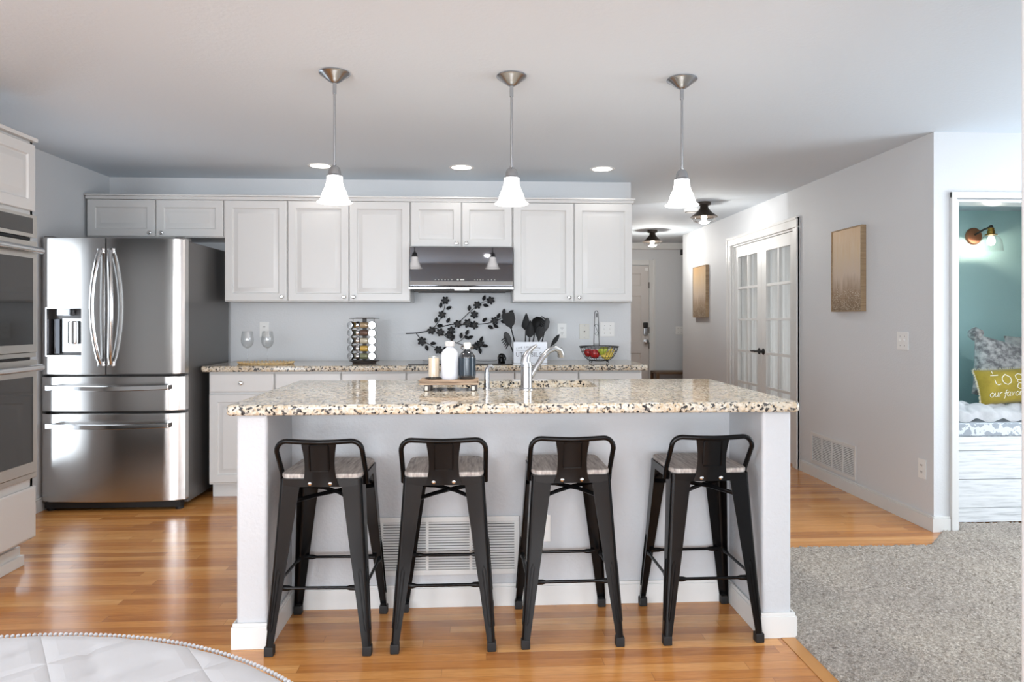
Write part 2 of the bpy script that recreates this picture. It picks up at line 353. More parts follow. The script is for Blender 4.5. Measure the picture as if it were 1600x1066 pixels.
# right wall (plane X = 2.69) with the french door opening
b = B(); DY0, DY1, DZ = 5.665, 7.10, 2.03
box(b, 2.69, 2.8101, 3.9, DY0, 0, H); box(b, 2.69, 2.81, DY1, 8.83, 0, H); box(b, 2.69, 2.81, DY0, DY1, DZ, H)
struct('wall_right', b, M['wall'])
b = B()   # wall facing the camera with the nook opening
NX0, NX1, NZ = 2.83, 3.75, 1.955
box(b, 2.8101, NX0, 3.9, 4.02, 0, H); box(b, NX0, NX1, 3.9, 4.02, NZ, H); box(b, NX1, 4.7, 3.9, 4.02, 0, H)
struct('wall_nook_front', b, M['wall'])
b = B(); box(b, 2.81, 4.7, 4.85, 4.95, 0, H); struct('wall_nook_back', b, M['blue'])
b = B(); box(b, 2.811, 2.83, 4.02, 4.85, 0, 2.055); struct('wall_nook_left', b, M['blue'])
b = B(); box(b, 2.81, 4.7, 4.02, 4.85, 2.055, 2.1); struct('ceiling_nook', b, M['ceiling'])
# hall
b = B(); box(b, 1.10, 1.237, YB+.12, 6.66, 0, H); struct('wall_hall_left', b, M['wall'])
b = B(); box(b, -2.2, 4.9, 9.8, 9.92, 0, H); struct('wall_hall_far', b, M['wall'])
b = B(); box(b, -2.32, -2.2, YB+.12, 9.92, 0, H); struct('wall_foyer', b, M['wall'])
b = B(); box(b, 4.78, 4.9, 4.95, 9.92, 0, H); struct('wall_hall_end', b, M['wall'])
b = B(); box(b, 2.81, 4.78, 8.73, 8.83, 0, H); struct('wall_hall_return', b, M['wall'])
b = B(); box(b, 1.3, 4.78, 9.70, 9.8, 2.27, H, .01); struct('trim_2', b, M['trim'], 'crown trim at the top of the far hall wall')

def baseboard(name, x0, x1, y0, y1, faces, label=None):
    b = B(); box(b, x0, x1, y0, y1, 0, .078, .001)
    box(b, x0+(.004 if 'w' in faces else 0), x1-(.004 if 'e' in faces else 0), y0+(.004 if 's' in faces else 0), y1, .078, .09, .003)
    return struct(name, b, M['trim'], label)
baseboard('baseboard_right', 2.674, 2.69, 3.885, 5.56, 'w')
baseboard('baseboard_right_far', 2.674, 2.69, 7.21, 8.83, 'w')
baseboard('baseboard_nook', 2.6745, 2.785, 3.884, 3.9, 's')
baseboard('baseboard_left', XL, XL+.015, 3.62, YB, 'e')
baseboard('baseboard_far', 2.60, 4.7, 9.784, 9.8, 's')

# nook opening casing
b = B()
box(b, 2.787, 2.818, 3.878, 3.9, 0, 2.005, .004); box(b, 2.815, 2.832, 3.884, 4.02, 0, 1.96, .002)
box(b, 3.75, 3.81, 3.878, 3.9, 0, 2.005, .004)
box(b, 2.787, 3.81, 3.8785, 3.899, 1.968, 2.005, .004); box(b, 2.832, 3.75, 3.884, 4.02, 1.945, 1.96, .002)
struct('trim_3', b, M['trim'], 'white casing around the reading nook opening')

# french doors
b = B()
for y0, y1 in ((5.575, 5.665), (7.10, 7.19)): box(b, 2.667, 2.69, y0, y1, 0, 2.03, .005); box(b, 2.66, 2.69, y0+.0 if y0 < 6 else y1-.02, y0+.02 if y0 < 6 else y1, 0, 2.11, .004)
box(b, 2.667, 2.69, 5.575, 7.19, 2.03, 2.115, .005); box(b, 2.66, 2.69, 5.575, 7.19, 2.095, 2.12, .004)
box(b, 2.69, 2.81, 5.665, 5.68, 0, 2.03); box(b, 2.69, 2.81, 7.085, 7.10, 0, 2.03); box(b, 2.69, 2.81, 5.68, 7.085, 2.015, 2.03)
struct('trim_4', b, M['trim'], 'white casing around the french doors')
def french(name, y0, y1, handle_y, label):
    f = B(); X0, X1 = 2.705, 2.74; z0, z1 = .012, 2.012; st = .10
    box(f, X0, X1, y0, y0+st, z0, z1, .003); box(f, X0, X1, y1-st, y1, z0, z1, .003)
    box(f, X0, X1, y0+st-.002, y1-st+.002, z0, .29, .003); box(f, X0, X1, y0+st-.002, y1-st+.002, 1.90, z1, .003)
    for i in range(1, 5):
        z = .29+i*(1.61/5); box(f, X0+.004, X1-.004, y0+st-.002, y1-st+.002, z-.012, z+.012, .003)
    ym = (y0+y1)/2; box(f, X0+.005, X1-.005, ym-.012, ym+.012, .28, 1.91, .003)
    d = struct(name, f, M['trim'], label)
    g = obj('glass', bxs(2.720, 2.724, y0+st-.004, y1-st+.004, .286, 1.904), M['pane'], d)
    hb = B(); MX = Matrix.Translation((X0, handle_y, .95)) @ Matrix.Rotation(-pi/2, 4, 'Y')
    lathe(hb, [(0,0), (.03,0), (.032,.004), (.026,.010), (.012,.014), (.010,.045), (.014,.052), (0,.056)], 20, M=MX)
    s = -1 if handle_y < (y0+y1)/2 else 1
    s = 1
    tube(hb, [(X0-.048, handle_y, .95), (X0-.05, handle_y+s*.03, .952), (X0-.05, handle_y+s*.075, .947), (X0-.047, handle_y+s*.105, .952)], [.009,.008,.007,.005], 10)
    h = obj('lever_handle', hb, M['matte_black'], d); h['label'] = 'black lever handle'
    return d
french('door_1', 5.685, 6.380, 6.335, 'near leaf of the white french doors')
french('door_2', 6.384, 7.080, 6.43, 'far leaf of the white french doors')
def curtain(y0, y1, label):
    b = B(); n = 160; rows = []
    for z in (.25, .8, 1.4, 1.94):
        rows.append([(2.775+.012*sin(i/n*(y1-y0)*120)+.006*sin(i*.9+z), y0+(y1-y0)*i/n, z) for i in range(n+1)])
    loft(b, rows, cap=False, closed=False)
    bmesh.ops.solidify(b, geom=list(b.faces), thickness=.002)
    t = Thing('curtain', label, 'curtain', (2.775, (y0+y1)/2, .25), 'pleated curtains behind the french door glass')
    t.part('fabric', b, M['curtain'], smooth=60)
    for z in (.26, 1.935): t.part('curtain_rod', tube(B(), [(2.776, y0, z), (2.776, y1, z)], .005, 8), M['white_plastic'])
curtain(5.70, 6.37, 'white pleated curtain behind the glass of the near french door leaf')
curtain(6.40, 7.07, 'white pleated curtain behind the glass of the far french door leaf')
b = B(); box(b, 3.9, 4.0, 4.95, 8.73, 0, H); struct('wall_study', b, M['wall'])

# front door at the end of the hall
def panel_rect(b, x0, x1, z0, z1, y, d=.008, w=.025):
    R = [(x0,x1,z0,z1,0), (x0+w*.4,x1-w*.4,z0+w*.4,z1-w*.4,d), (x0+w,x1-w,z0+w,z1-w,d*.2)]
    loft(b, [[(a,y+q,c),(e,y+q,c),(e,y+q,g),(a,y+q,g)] for a,e,c,g,q in R], cap=False)
    a,e,c,g,q = R[-1]; b.faces.new([b.verts.new(p) for p in ((a,y+q,c),(e,y+q,c),(e,y+q,g),(a,y+q,g))])
b = B(); fx0, fx1 = 1.60, 2.475
fy = 9.765
xs = [fx0, fx0+.11, fx0+.39, fx1-.39, fx1-.11, fx1]; zs = [.01, .25, .77, .93, 1.60, 1.74, 1.92, 2.035]
for i in range(5):
    for j in range(7):
        if i in (1, 3) and j in (1, 3, 5): panel_rect(b, xs[i], xs[i+1], zs[j], zs[j+1], fy)
        else: b.faces.new([b.verts.new(p) for p in ((xs[i],fy,zs[j]),(xs[i+1],fy,zs[j]),(xs[i+1],fy,zs[j+1]),(xs[i],fy,zs[j+1]))])
box(b, fx0, fx1, fy+.009, 9.799, .01, 2.035)
bmesh.ops.remove_doubles(b, verts=b.verts, dist=.0002)
d3 = struct('door_3', b, M['fdoor'], 'six panel front door at the end of the hall')
k = B(); MY = Matrix.Translation((2.43, fy, .94)) @ Matrix.Rotation(pi/2, 4, 'X')
lathe(k, [(0,0), (.033,0), (.033,.006), (.012,.012), (.012,.03), (.03,.045), (.03,.06), (0,.068)], 20, M=MY)
o = obj('door_knob', k, M['nickel'], d3); o['label'] = 'round nickel knob'
k = B(); box(k, 2.395, 2.455, fy-.035, fy, 1.03, 1.13, .012); o = obj('deadbolt', k, M['nickel'], d3); o['label'] = 'nickel lower half of the deadbolt'
k = B(); box(k, 2.39, 2.458, fy-.04, fy, 1.13, 1.215, .015); o = obj('keypad', k, M['matte_black'], d3); o['label'] = 'black keypad of the deadbolt'
k = B(); box(k, 2.42, 2.462, fy-.014, fy, 1.955, 2.0, .003); o = obj('door_sensor', k, M['white_plastic'], d3); o['label'] = 'small white contact sensor'
for z in (1.75, 1.1, .88): obj('hinge', bxs(2.470, 2.482, fy-.012, fy+.003, z-.045, z+.045, .002), M['bronze'], d3)
b = B(); box(b, 2.483, 2.565, 9.775, 9.8, 0, 2.12, .006); box(b, 1.50, 1.592, 9.775, 9.8, 0, 2.12, .006); box(b, 1.592, 2.483, 9.775, 9.8, 2.045, 2.12, .006)
box(b, 2.545, 2.575, 9.768, 9.8, 0, 2.13, .005)
struct('trim_5', b, M['trim'], 'white casing around the front door')

# ------------------------------------------------------------------ switches, outlets, vents
def plate(name, label, cx, y, cz, w, h, face='s', kind='outlet', matn='white_plastic'):
    t = Thing(name, label, 'switch' if 'switch' in name else 'outlet', (0,0,0), None)
    T = Matrix.Identity(4) if face == 's' else FACE_NX
    c = cx if face == 's' else -cx
    b = B(); box(b, c-w/2, c+w/2, y-.006, y, cz-h/2, cz+h/2, .003)
    t.e.location = (cx, y, cz) if face == 's' else (y, cx, cz); t.o = tuple(t.e.location)
    t.part('cover_plate', xf(b, T), M[matn])
    if kind == 'outlet':
        for dz in (.02, -.02):
            b = B(); box(b, c-.016, c+.016, y-.0085, y-.006, cz+dz-.014, cz+dz+.014, .001); p = t.part('socket', xf(b, T), M[matn])
            b = B()
            for dx in (-.0065, .0065): box(b, c+dx-.0014, c+dx+.0014, y-.0092, y-.008, cz+dz-.003, cz+dz+.007)
            box(b, c-.002, c+.002, y-.0092, y-.008, cz+dz-.0105, cz+dz-.0065)
            t.part('slot', xf(b, T), M['slot'], p)
    elif kind == 'jack':
        b = B(); box(b, c-.005, c+.005, y-.009, y-.006, cz-.006, cz+.004); t.part('jack', xf(b, T), M['slot'])
        for dz in (.048, -.048): t.part('screw', xf(lathe(B(), [(0,0),(.004,0),(.003,.002),(0,.0025)], 10, M=Matrix.Translation((c, y-.006, cz+dz)) @ Matrix.Rotation(pi/2, 4, 'X')), T), M['nickel'])
    else:
        for dx in kind:
            b = B(); box(b, c+dx-.005, c+dx+.005, y-.015, y-.006, cz-.004, cz+.012, .002); t.part('toggle', xf(b, T), M[matn])
            for dz in (.03, -.03): t.part('screw', xf(lathe(B(), [(0,0),(.003,0),(0,.0015)], 8, M=Matrix.Translation((c+dx, y-.006, cz+dz)) @ Matrix.Rotation(pi/2, 4, 'X')), T), M['slot'])
    return t
plate('wall_outlet', 'white wall outlet above the wine glasses on the back wall', -1.673, YB, 1.175, .072, .118)
plate('wall_outlet', 'white wall outlet half hidden by the spice carousel', -.835, YB, 1.17, .072, .118)
plate('wall_outlet', 'white wall outlet right beside the utensil box', .678, YB, 1.163, .072, .118)
plate('jack_outlet', 'off-white cable jack plate left of the fruit basket handle', .859, YB, 1.157, .08, .122, kind='jack', matn='almond')
plate('light_switch', 'white double switch plate behind the fruit basket handle', 1.045, YB, 1.173, .115, .115, kind=(-.023, .023))
plate('light_switch', 'white double switch plate on the right wall below the large picture', 4.19, 2.69, 1.117, .115, .115, 'w', kind=(-.023, .023))
plate('wall_outlet', 'white wall outlet low on the right wall near the corner', 4.0, 2.69, .35, .072, .118, 'w')
plate('light_switch', 'white double switch plate on the far hall wall', 2.935, 9.8, 1.095, .115, .115, kind=(-.023, .023))
def vent(label, x0, x1, z0, z1, y, face, cols, nsl, base):
    t = Thing('air_vent', label, 'vent', base); T = Matrix.Identity(4) if face == 's' else FACE_NX
    b = B(); w = .022
    for a in ((x0, x1, z0, z0+w), (x0, x1, z1-w, z1), (x0, x0+w, z0+w, z1-w), (x1-w, x1, z0+w, z1-w)): box(b, a[0], a[1], y-.008, y, a[2], a[3], .002)
    cw = (x1-x0-2*w)/cols
    for i in range(1, cols): box(b, x0+w+cw*i-.006, x0+w+cw*i+.006, y-.007, y, z0+w, z1-w, .001)
    t.part('frame', xf(b, T), M['trim'])
    b = B(); box(b, x0+w, x1-w, y-.0012, y-.0002, z0+w, z1-w); t.part('duct_backing', xf(b, T), M['slot'])
    for i in range(nsl):
        z = z0+w+(i+.5)*(z1-z0-2*w)/nsl; hh = (z1-z0-2*w)/nsl*.36
        b = B(); loft(b, [[(x, y-.001, z+hh*.9), (x, y-.0065, z-hh*.55), (x, y-.0065, z-hh*.75), (x, y-.001, z+hh*.6)] for x in (x0+w, x1-w)])
        t.part('slat', xf(b, T), M['trim'], smooth=0)
vent('white louvred return air vent low on the right wall', -5.376, -4.725, .105, .35, 2.69, 'w', 4, 16, (2.69, 5.05, .1))
vent('wide white louvred vent set low in the island panel', -.43, .183, .14, .392, 2.99, 's', 3, 18, (-.12, 2.99, .14))

# ------------------------------------------------------------------ pictures
def picture(label, y0, y1, z0, z1):
    t = Thing('framed_picture', label, 'picture', (2.69, (y0+y1)/2, z0), 'framed abstract pictures on the right wall')
    b = B(); X = 2.652; w = .008
    box(b, X, 2.689, y0, y0+w, z0, z1, .001); box(b, X, 2.689, y1-w, y1, z0, z1, .001); box(b, X, 2.689, y0+w, y1-w, z0, z0+w, .001); box(b, X, 2.689, y0+w, y1-w, z1-w, z1, .001)
    t.part('frame', b, M['frame_gold']); b = B(); box(b, X+.005, 2.68, y0+w, y1-w, z0+w, z1-w); t.part('canvas', b, M['art'])
picture('large gold and cream abstract picture on the right wall above the vent', 4.60, 5.0, 1.31, 1.912)
picture('small gold abstract picture on the right wall beyond the french doors', 7.82, 8.30, 1.28, 1.895)

# ------------------------------------------------------------------ cabinets
def door_bm(x0, x1, z0, z1, y, t=.019, panel=True, fw=.058):
    b = B(); R = [(0, t), (0, .003), (.003, 0)]
    if panel: R += [(fw-.004, 0), (fw+.002, .009), (fw+.010, .010), (fw+.036, .001), (fw+.040, .001)]
    loft(b, [[(x0+i, y+d, z0+i), (x1-i, y+d, z0+i), (x1-i, y+d, z1-i), (x0+i, y+d, z1-i)] for i, d in R]); return b
def slab_bm(x0, x1, z0, z1, y, t=.019):
    b = B(); R = [(0, t), (0, .006), (.004, .003), (.012, 0)]
    loft(b, [[(x0+i, y+d, z0+i), (x1-i, y+d, z0+i), (x1-i, y+d, z1-i), (x0+i, y+d, z1-i)] for i, d in R]); return b
def knob_bm(x, y, z):
    return lathe(B(), [(0,0),(.006,0),(.005,.012),(.013,.018),(.0145,.024),(.010,.029),(0,.030)], 16, M=Matrix.Translation((x, y, z)) @ Matrix.Rotation(pi/2, 4, 'X'))
UY = 5.11
def upper(label, x0, x1, z0, z1, doors, knobz):
    t = Thing('wall_cabinet', label, 'cabinet', ((x0+x1)/2, UY+.02, z0), 'white wall cabinets along the back wall')
    t.part('body', bxs(x0+.0005, x1-.0005, UY+.02, YB-.002, z0, z1, .002), M['cab'])
    for d0, d1, kx in doors:
        d = t.part('door', door_bm(d0, d1, z0+.006, z1-.028, UY), M['cab'])
        t.part('knob', knob_bm(kx, UY, knobz), M['chrome'], d)
    return t
ZT = 2.155
upper('short two-door wall cabinet above the refrigerator', -2.842, -1.857, 1.855, ZT, [(-2.832,-2.353,-2.385), (-2.342,-1.864,-2.30)], 1.885)
upper('tall single-door wall cabinet beside the refrigerator', -1.857, -1.400, 1.385, ZT, [(-1.852,-1.405,-1.437)], 1.42)
upper('tall two-door wall cabinet left of the range hood', -1.400, -.500, 1.385, ZT, [(-1.394,-.953,-.985), (-.946,-.505,-.914)], 1.42)
upper('short two-door wall cabinet above the range hood', -.500, .264, 1.790, ZT, [(-.492,-.123,-.155), (-.114,.257,-.083)], 1.822)
upper('tall two-door wall cabinet right of the range hood', .264, 1.172, 1.385, ZT, [(.270,.720,.688), (.732,1.168,.765)], 1.42)
b = B(); box(b, -2.85, 1.190, UY-.012, YB, ZT, ZT+.012, .003); box(b, -2.845, 1.182, UY+.0, YB, ZT-.024, ZT, .003)
struct('trim_6', b, M['cab'], 'cap moulding along the top of the wall cabinets')

CY = 4.85
def base(label, x0, x1, kind, kx=None):
    t = Thing('base_cabinet', label, 'cabinet', ((x0+x1)/2, CY+.02, 0), 'white base cabinets along the back wall')
    t.part('body', bxs(x0+.0005, x1-.0005, CY+.02, YB-.003, .10, .888, .002), M['cab'])
    t.part('toe_kick', bxs(x0+.0005, x1-.0005, CY+.085, CY+.10, 0, .10), M['trim'])
    n = 2 if kind == 'double' else 1; w = (x1-x0)/n
    for i in range(n):
        a, c = x0+w*i+.006, x0+w*(i+1)-.006
        dr = t.part('drawer', slab_bm(a, c, .745, .875, CY), M['cab'])
        if kind != 'double': t.part('knob', knob_bm((a+c)/2, CY, .81), M['chrome'], dr)
        d = t.part('door', door_bm(a, c, .115, .73, CY), M['cab'])
        t.part('knob', knob_bm((c-.03) if i == 0 else (a+.03), CY, .69), M['chrome'], d)
base('base cabinet with a chrome drawer knob beside the refrigerator', -1.870, -1.418, 's')
base('base cabinet behind the left end of the island worktop', -1.418, -.958, 's')
base('base cabinet below the spice carousel', -.958, -.502, 's')
base('wide base cabinet below the black cooktop', -.502, .264, 'double')
base('base cabinet below the white utensil box', .264, .722, 's')
base('base cabinet below the fruit basket at the hall end', .722, 1.183, 's')

def slab_profile(th, r=.012):
    P = [(r, 0)]
    for i in range(1, 6): a = pi/2*i/5; P.append((r-r*sin(a), -r+r*cos(a)))
    for i in range(0, 6): a = pi/2*i/5; P.append((r-r*cos(a), -th+r-r*sin(a)))
    return P
def rrect(x0, x1, y0, y1, r, inset, z, n=6):
    r2 = max(r-inset, .0005); pts = []
    for cx, cy, a0 in ((x1-inset-r2, y0+inset+r2, -pi/2), (x1-inset-r2, y1-inset-r2, 0), (x0+inset+r2, y1-inset-r2, pi/2), (x0+inset+r2, y0+inset+r2, pi)):
        for k in range(n+1):
            a = a0+pi/2*k/n; pts.append((cx+r2*cos(a), cy+r2*sin(a), z))
    return pts
def countertop(x0, x1, y0, y1, ztop, th, hole=None, r=.02):
    b = B(); prof = slab_profile(th, .013); rings = [[b.verts.new(p) for p in rrect(x0, x1, y0, y1, r, i, ztop+z)] for i, z in prof]
    n = len(rings[0])
    for A, C in zip(rings, rings[1:]):
        for k in range(n): b.faces.new((A[k], A[(k+1)%n], C[(k+1)%n], C[k]))
    def edges(r): return [b.edges.get((r[k], r[(k+1)%n])) or b.edges.new((r[k], r[(k+1)%n])) for k in range(len(r))]
    if hole:
        hr = [[b.verts.new(p) for p in rrect(*hole, .05, i, z)] for i, z in ((0, ztop), (0, ztop-th))]
        m2 = len(hr[0])
        for k in range(m2): b.faces.new((hr[0][k], hr[0][(k+1)%m2], hr[1][(k+1)%m2], hr[1][k]))
        for o, i in ((rings[0], hr[0]), (rings[-1], hr[1])):
            E = [b.edges.get((o[k], o[(k+1)%n])) for k in range(n)] + [b.edges.get((i[k], i[(k+1)%m2])) for k in range(m2)]
            bmesh.ops.triangle_fill(b, use_beauty=True, edges=E)
    else:
        b.faces.new(rings[0]); b.faces.new(rings[-1][::-1])
    return b
single('back_countertop', countertop(-1.905, 1.215, 4.80, YB-.001, .93, .04), M['granite'], 'long speckled granite worktop on the base cabinets along the back wall', 'countertop', base=(-.35, 5.1, .89))

# ------------------------------------------------------------------ range hood and cooktop
t = Thing('range_hood', 'black glass range hood with steel lip above the cooktop', 'range hood', (-.118, 5.25, 1.46))
t.part('body', bxs(-.495, .259, 5.075, YB, 1.47, 1.789, .003), M['matte_black'])
t.part('glass_front', bxs(-.497, .262, 5.055, 5.075, 1.50, 1.787, .002), M['black_glass'])
b = B(); loft(b, [[(x, 5.02, 1.478), (x, 5.02, 1.490), (x, 5.056, 1.503), (x, 5.075, 1.503), (x, 5.075, 1.478)] for x in (-.5, .264)]); t.part('steel_lip', b, M['chrome'])
b = B(); loft(b, [[(x, 5.046, 1.505), (x, 5.054, 1.535), (x, 5.056, 1.535), (x, 5.056, 1.505)] for x in (-.497, .262)]); t.part('mirror_strip', b, M['chrome'])
b = B(); box(b, -.17, -.06, 5.03, 5.07, 1.465, 1.478, .003); t.part('light_lens', b, M['white_plastic'])
b = B(); box(b, -.46, .22, 5.08, 5.40, 1.462, 1.47, .002); t.part('grease_filter', b, M['slot'])
b = B()
for x in [-.31+i*.024 for i in range(6)]+[-.02+i*.02 for i in range(4)]+[.08+i*.024 for i in range(3)]: box(b, x-.004, x+.004, 5.0538, 5.0552, 1.545, 1.549)
for x in (-.145, -.12, -.105): box(b, x-.007, x+.007, 5.0538, 5.0552, 1.543, 1.552)
t.part('control_marks', b, M['almond'])
t = Thing('cooktop', 'flat black glass cooktop set in the back worktop', 'cooktop', (-.118, 5.1, .93))
t.part('glass_top', bxs(-.490, .252, 4.86, 5.38, .9302, .938, .003), M['cook'])
b = B()
for x, y, r in ((-.32, 5.0, .08), (-.32, 5.25, .10), (.07, 5.0, .10), (.07, 5.25, .08)): t.part('burner_ring', tube(B(), [(x+r*cos(k*pi/16), y+r*sin(k*pi/16), .9383) for k in range(32)], .0006, 4, True), M['slot'])
b = B(); lathe(b, [(0,0),(.026,0),(.028,.006),(.022,.012),(.02,.03),(.026,.04),(.024,.055),(.012,.064),(0,.066)], 14, (.178, 5.03, .938))
for a in range(5): tube(b, [(.178+.026*cos(a*1.25), 5.03+.026*sin(a*1.25), .95), (.178+.03*cos(a*1.25), 5.03+.03*sin(a*1.25), .97), (.178+.02*cos(a*1.25), 5.03+.02*sin(a*1.25), .99)], .006, 6)
single('ornament', b, M['black_metal'], 'small round black ornament on the right rear of the cooktop', 'ornament', base=(.178, 5.03, .938))

# ------------------------------------------------------------------ refrigerator
FX0, FX1, FYD = -2.838, -1.925, 4.565
t = Thing('refrigerator', 'stainless steel french door refrigerator with two bottom drawers', 'refrigerator', (-2.38, 5.0, 0))
t.part('case', bxs(FX0+.012, FX1-.004, 4.665, 5.40, .035, 1.775, .004), M['fridge_side'], label='dark grey side casing')
def curved(x0, x1, z0, z1, holes=None, n=14, thick=.075):
    b = B(); cxm = (FX0+FX1)/2; hw = (FX1-FX0)/2
    def yf(x):
        u = abs((x-cxm)/hw); return FYD+.022*u*u + (.02*max(0, (u-.93)/.07)**2)
    def ring(z, ins):
        front = [(x0+ins+(x1-x0-2*ins)*i/n, yf(x0+(x1-x0)*i/n)+ins, z) for i in range(n+1)]
        return front+[(x1-ins*.3, FYD+thick+.02, z), (x0+ins*.3, FYD+thick+.02, z)]
    if not holes:
        loft(b, [ring(z0, .006), ring(z0+.004, .001), ring(z0+.008, 0), ring(z1-.008, 0), ring(z1-.004, .001), ring(z1, .006)])
    else:
        hx0, hx1, hz0, hz1 = holes; 
        xs_ = sorted(set([x0+(x1-x0)*i/n for i in range(n+1)]+[hx0, hx1])); zs_ = [z0, z0+.006, hz0, hz1, z1-.006, z1]
        def P(x, j): return (x, yf(x)+(.005 if j in (0, 5) else 0), zs_[j])
        for i in range(len(xs_)-1):
            for j in range(5):
                if xs_[i] >= hx0-1e-6 and xs_[i+1] <= hx1+1e-6 and j == 2: continue
                b.faces.new([b.verts.new(p) for p in (P(xs_[i], j), P(xs_[i+1], j), P(xs_[i+1], j+1), P(xs_[i], j+1))])
        yb = FYD+thick+.02
        for a, c in (((x0,), (z0, z1)), ((x1,), (z0, z1))):
            x = a[0]; b.faces.new([b.verts.new(p) for p in ((x, yf(x), z0), (x, yf(x), z1), (x, yb, z1), (x, yb, z0))])
        for z in (z0, z1):
            for i in range(len(xs_)-1): b.faces.new([b.verts.new(p) for p in ((xs_[i], yf(xs_[i])+.005, z), (xs_[i+1], yf(xs_[i+1])+.005, z), (xs_[i+1], yb, z), (xs_[i], yb, z))])
        b.faces.new([b.verts.new(p) for p in ((x0, yb, z0), (x1, yb, z0), (x1, yb, z1), (x0, yb, z1))])
        bmesh.ops.remove_doubles(b, verts=b.verts, dist=.0003)
    return b
XM = -2.412
HX = (-2.79, -2.565, 1.018, 1.325)
dl = t.part('door', curved(FX0, XM-.003, .893, 1.788, HX), M['steel'])
dr = t.part('door', curved(XM+.004, FX1, .893, 1.788), M['steel'])
w1 = t.part('drawer', curved(FX0, FX1, .652, .882), M['steel'])
w2 = t.part('drawer', curved(FX0, FX1, .062, .640), M['steel'])
# dispenser
b = B(); x0, x1, z0, z1 = HX; y = FYD+.012; yb = y+.06
for q in (((x0,y,z0),(x1,y,z0),(x1,yb,z0),(x0,yb,z0)), ((x0,y,z1),(x1,y,z1),(x1,yb,z1),(x0,yb,z1)), ((x0,y,z0),(x0,y,z1),(x0,yb,z1),(x0,yb,z0)), ((x1,y,z0),(x1,y,z1),(x1,yb,z1),(x1,yb,z0)), ((x0,yb,z0),(x1,yb,z0),(x1,yb,z1),(x0,yb,z1))):
    b.faces.new([b.verts.new(p) for p in q])
t.part('dispenser_recess', b, M['fridge_side'], dl, smooth=0)
b = B()
for a in ((x0-.006, x0+.004, z0-.006, z1+.006), (x1-.004, x1+.006, z0-.006, z1+.006), (x0, x1, z0-.006, z0+.003), (x0, x1, z1-.003, z1+.006)): box(b, a[0], a[1], y-.008, y+.012, a[2], a[3], .002)
t.part('dispenser_trim', b, M['chrome'], dl)
b = B(); box(b, x0+.062, x0+.15, y-.002, y+.05, z1-.048, z1-.003, .008); t.part('dispenser_nozzle', b, M['nickel'], dl)
b = B(); box(b, x0+.07, x1-.005, yb-.012, yb-.002, z0+.02, z1-.065, .002); lathe(b, [(.0,0),(.036,0),(.04,.01),(.04,.14),(.036,.15),(0,.15)], 20, (x1-.07, yb-.022, z0+.075)); t.part('dispenser_paddle', b, M['chrome'], dl)
b = B(); box(b, x0+.002, x0+.058, yb-.02, yb-.002, z0+.01, z1-.07, .002); t.part('control_panel', b, M['black_glass'], dl)
# bowed handles
def arc_handle(xm, lean):
    z0, z1 = .965, 1.70; P = []
    for i in range(17):
        u = i/16; s_ = sin(pi*u); P.append((xm+lean*.028*s_, FYD-.012-.052*s_**.6, z0+(z1-z0)*u))
    b = B(); tube(b, P, .0155, 12, flat=.8)
    for z in (z0, z1): box(b, xm-.014, xm+.014, FYD-.02, FYD+.02, z-.016, z+.016, .004)
    return b
t.part('handle', arc_handle(XM-.028, -1), M['chrome'], dl); t.part('handle', arc_handle(XM+.036, 1), M['chrome'], dr)
def bar_handle(z):
    P = []
    for i in range(17):
        u = i/16; P.append((-2.76+.76*u, FYD-.045-.018*sin(pi*u), z-.008*sin(pi*u)+.004))
    b = B(); loft(b, [[(p[0], p[1], p[2]+.017), (p[0], p[1]-.010, p[2]+.012), (p[0], p[1]-.010, p[2]-.012), (p[0], p[1], p[2]-.017), (p[0], p[1]+.008, p[2])] for p in P])
    for x in (-2.745, -2.015): box(b, x-.02, x+.02, FYD-.05, FYD+.02, z-.015, z+.017, .005)
    return b
t.part('handle', bar_handle(.812), M['chrome'], w1); t.part('handle', bar_handle(.566), M['chrome'], w2)
t.part('kick_grille', bxs(FX0+.02, FX1-.03, 4.60, 4.67, .018, .06, .003), M['dark_rubber'])
for x in (FX0+.04, FX1-.05): t.part('foot', lathe(B(), [(0,0),(.025,0),(.025,.012),(.015,.036),(0,.036)], 14, (x, 4.64, 0)), M['dark_rubber'])
for x in (FX0+.04, FX1-.05): t.part('foot', lathe(B(), [(0,0),(.025,0),(.025,.012),(.015,.036),(0,.036)], 14, (x, 5.33, 0)), M['dark_rubber'])
for x in (FX0+.045, FX1-.035): t.part('hinge_cover', bxs(x-.03, x+.03, 4.60, 4.72, 1.7755, 1.797, .006), M['fridge_side'])

# ------------------------------------------------------------------ oven tower
TY0, TY1 = 2.80, 3.59; TX = -2.26
t = Thing('oven_cabinet', 'tall white oven cabinet at the left edge with one door above and one below', 'cabinet', (-2.55, 3.2, 0))
b = B(); box(b, XL+.001, TX, TY0, TY0+.018, .14, 2.15); box(b, XL+.001, TX, TY1-.018, TY1, .14, 2.15)
box(b, XL+.001, TX, TY0, TY1, 1.782, 2.15); box(b, XL+.001, TX, TY0, TY1, .14, .448); box(b, XL+.001, XL+.02, TY0, TY1, .14, 2.15)
t.part('body', b, M['cab'], smooth=0)
d = t.part('door', xf(door_bm(TY0+.01, TY1-.006, 1.80, 2.135, 2.24), FACE_PX), M['cab'])
t.part('knob', xf(knob_bm(TY0+.04, 2.24, 1.83), FACE_PX), M['chrome'], d)
d = t.part('door', xf(slab_bm(TY0+.01, TY1, .150, .408, 2.238), FACE_PX), M['cab'])
b = B(); box(b, XL+.001, TX-.075, TY0, TY1-.01, 0, .14); box(b, TX-.075, TX-.045, TY0, TY1+.012, 0, .055, .006); box(b, TX-.075, TX-.06, TY0, TY1+.004, .05, .10, .006); t.part('toe_kick', b, M['trim'])
b = B(); box(b, XL+.001, TX+.03, TY0, TY1+.0, 2.15, 2.17, .004); t.part('cap_moulding', b, M['cab'])
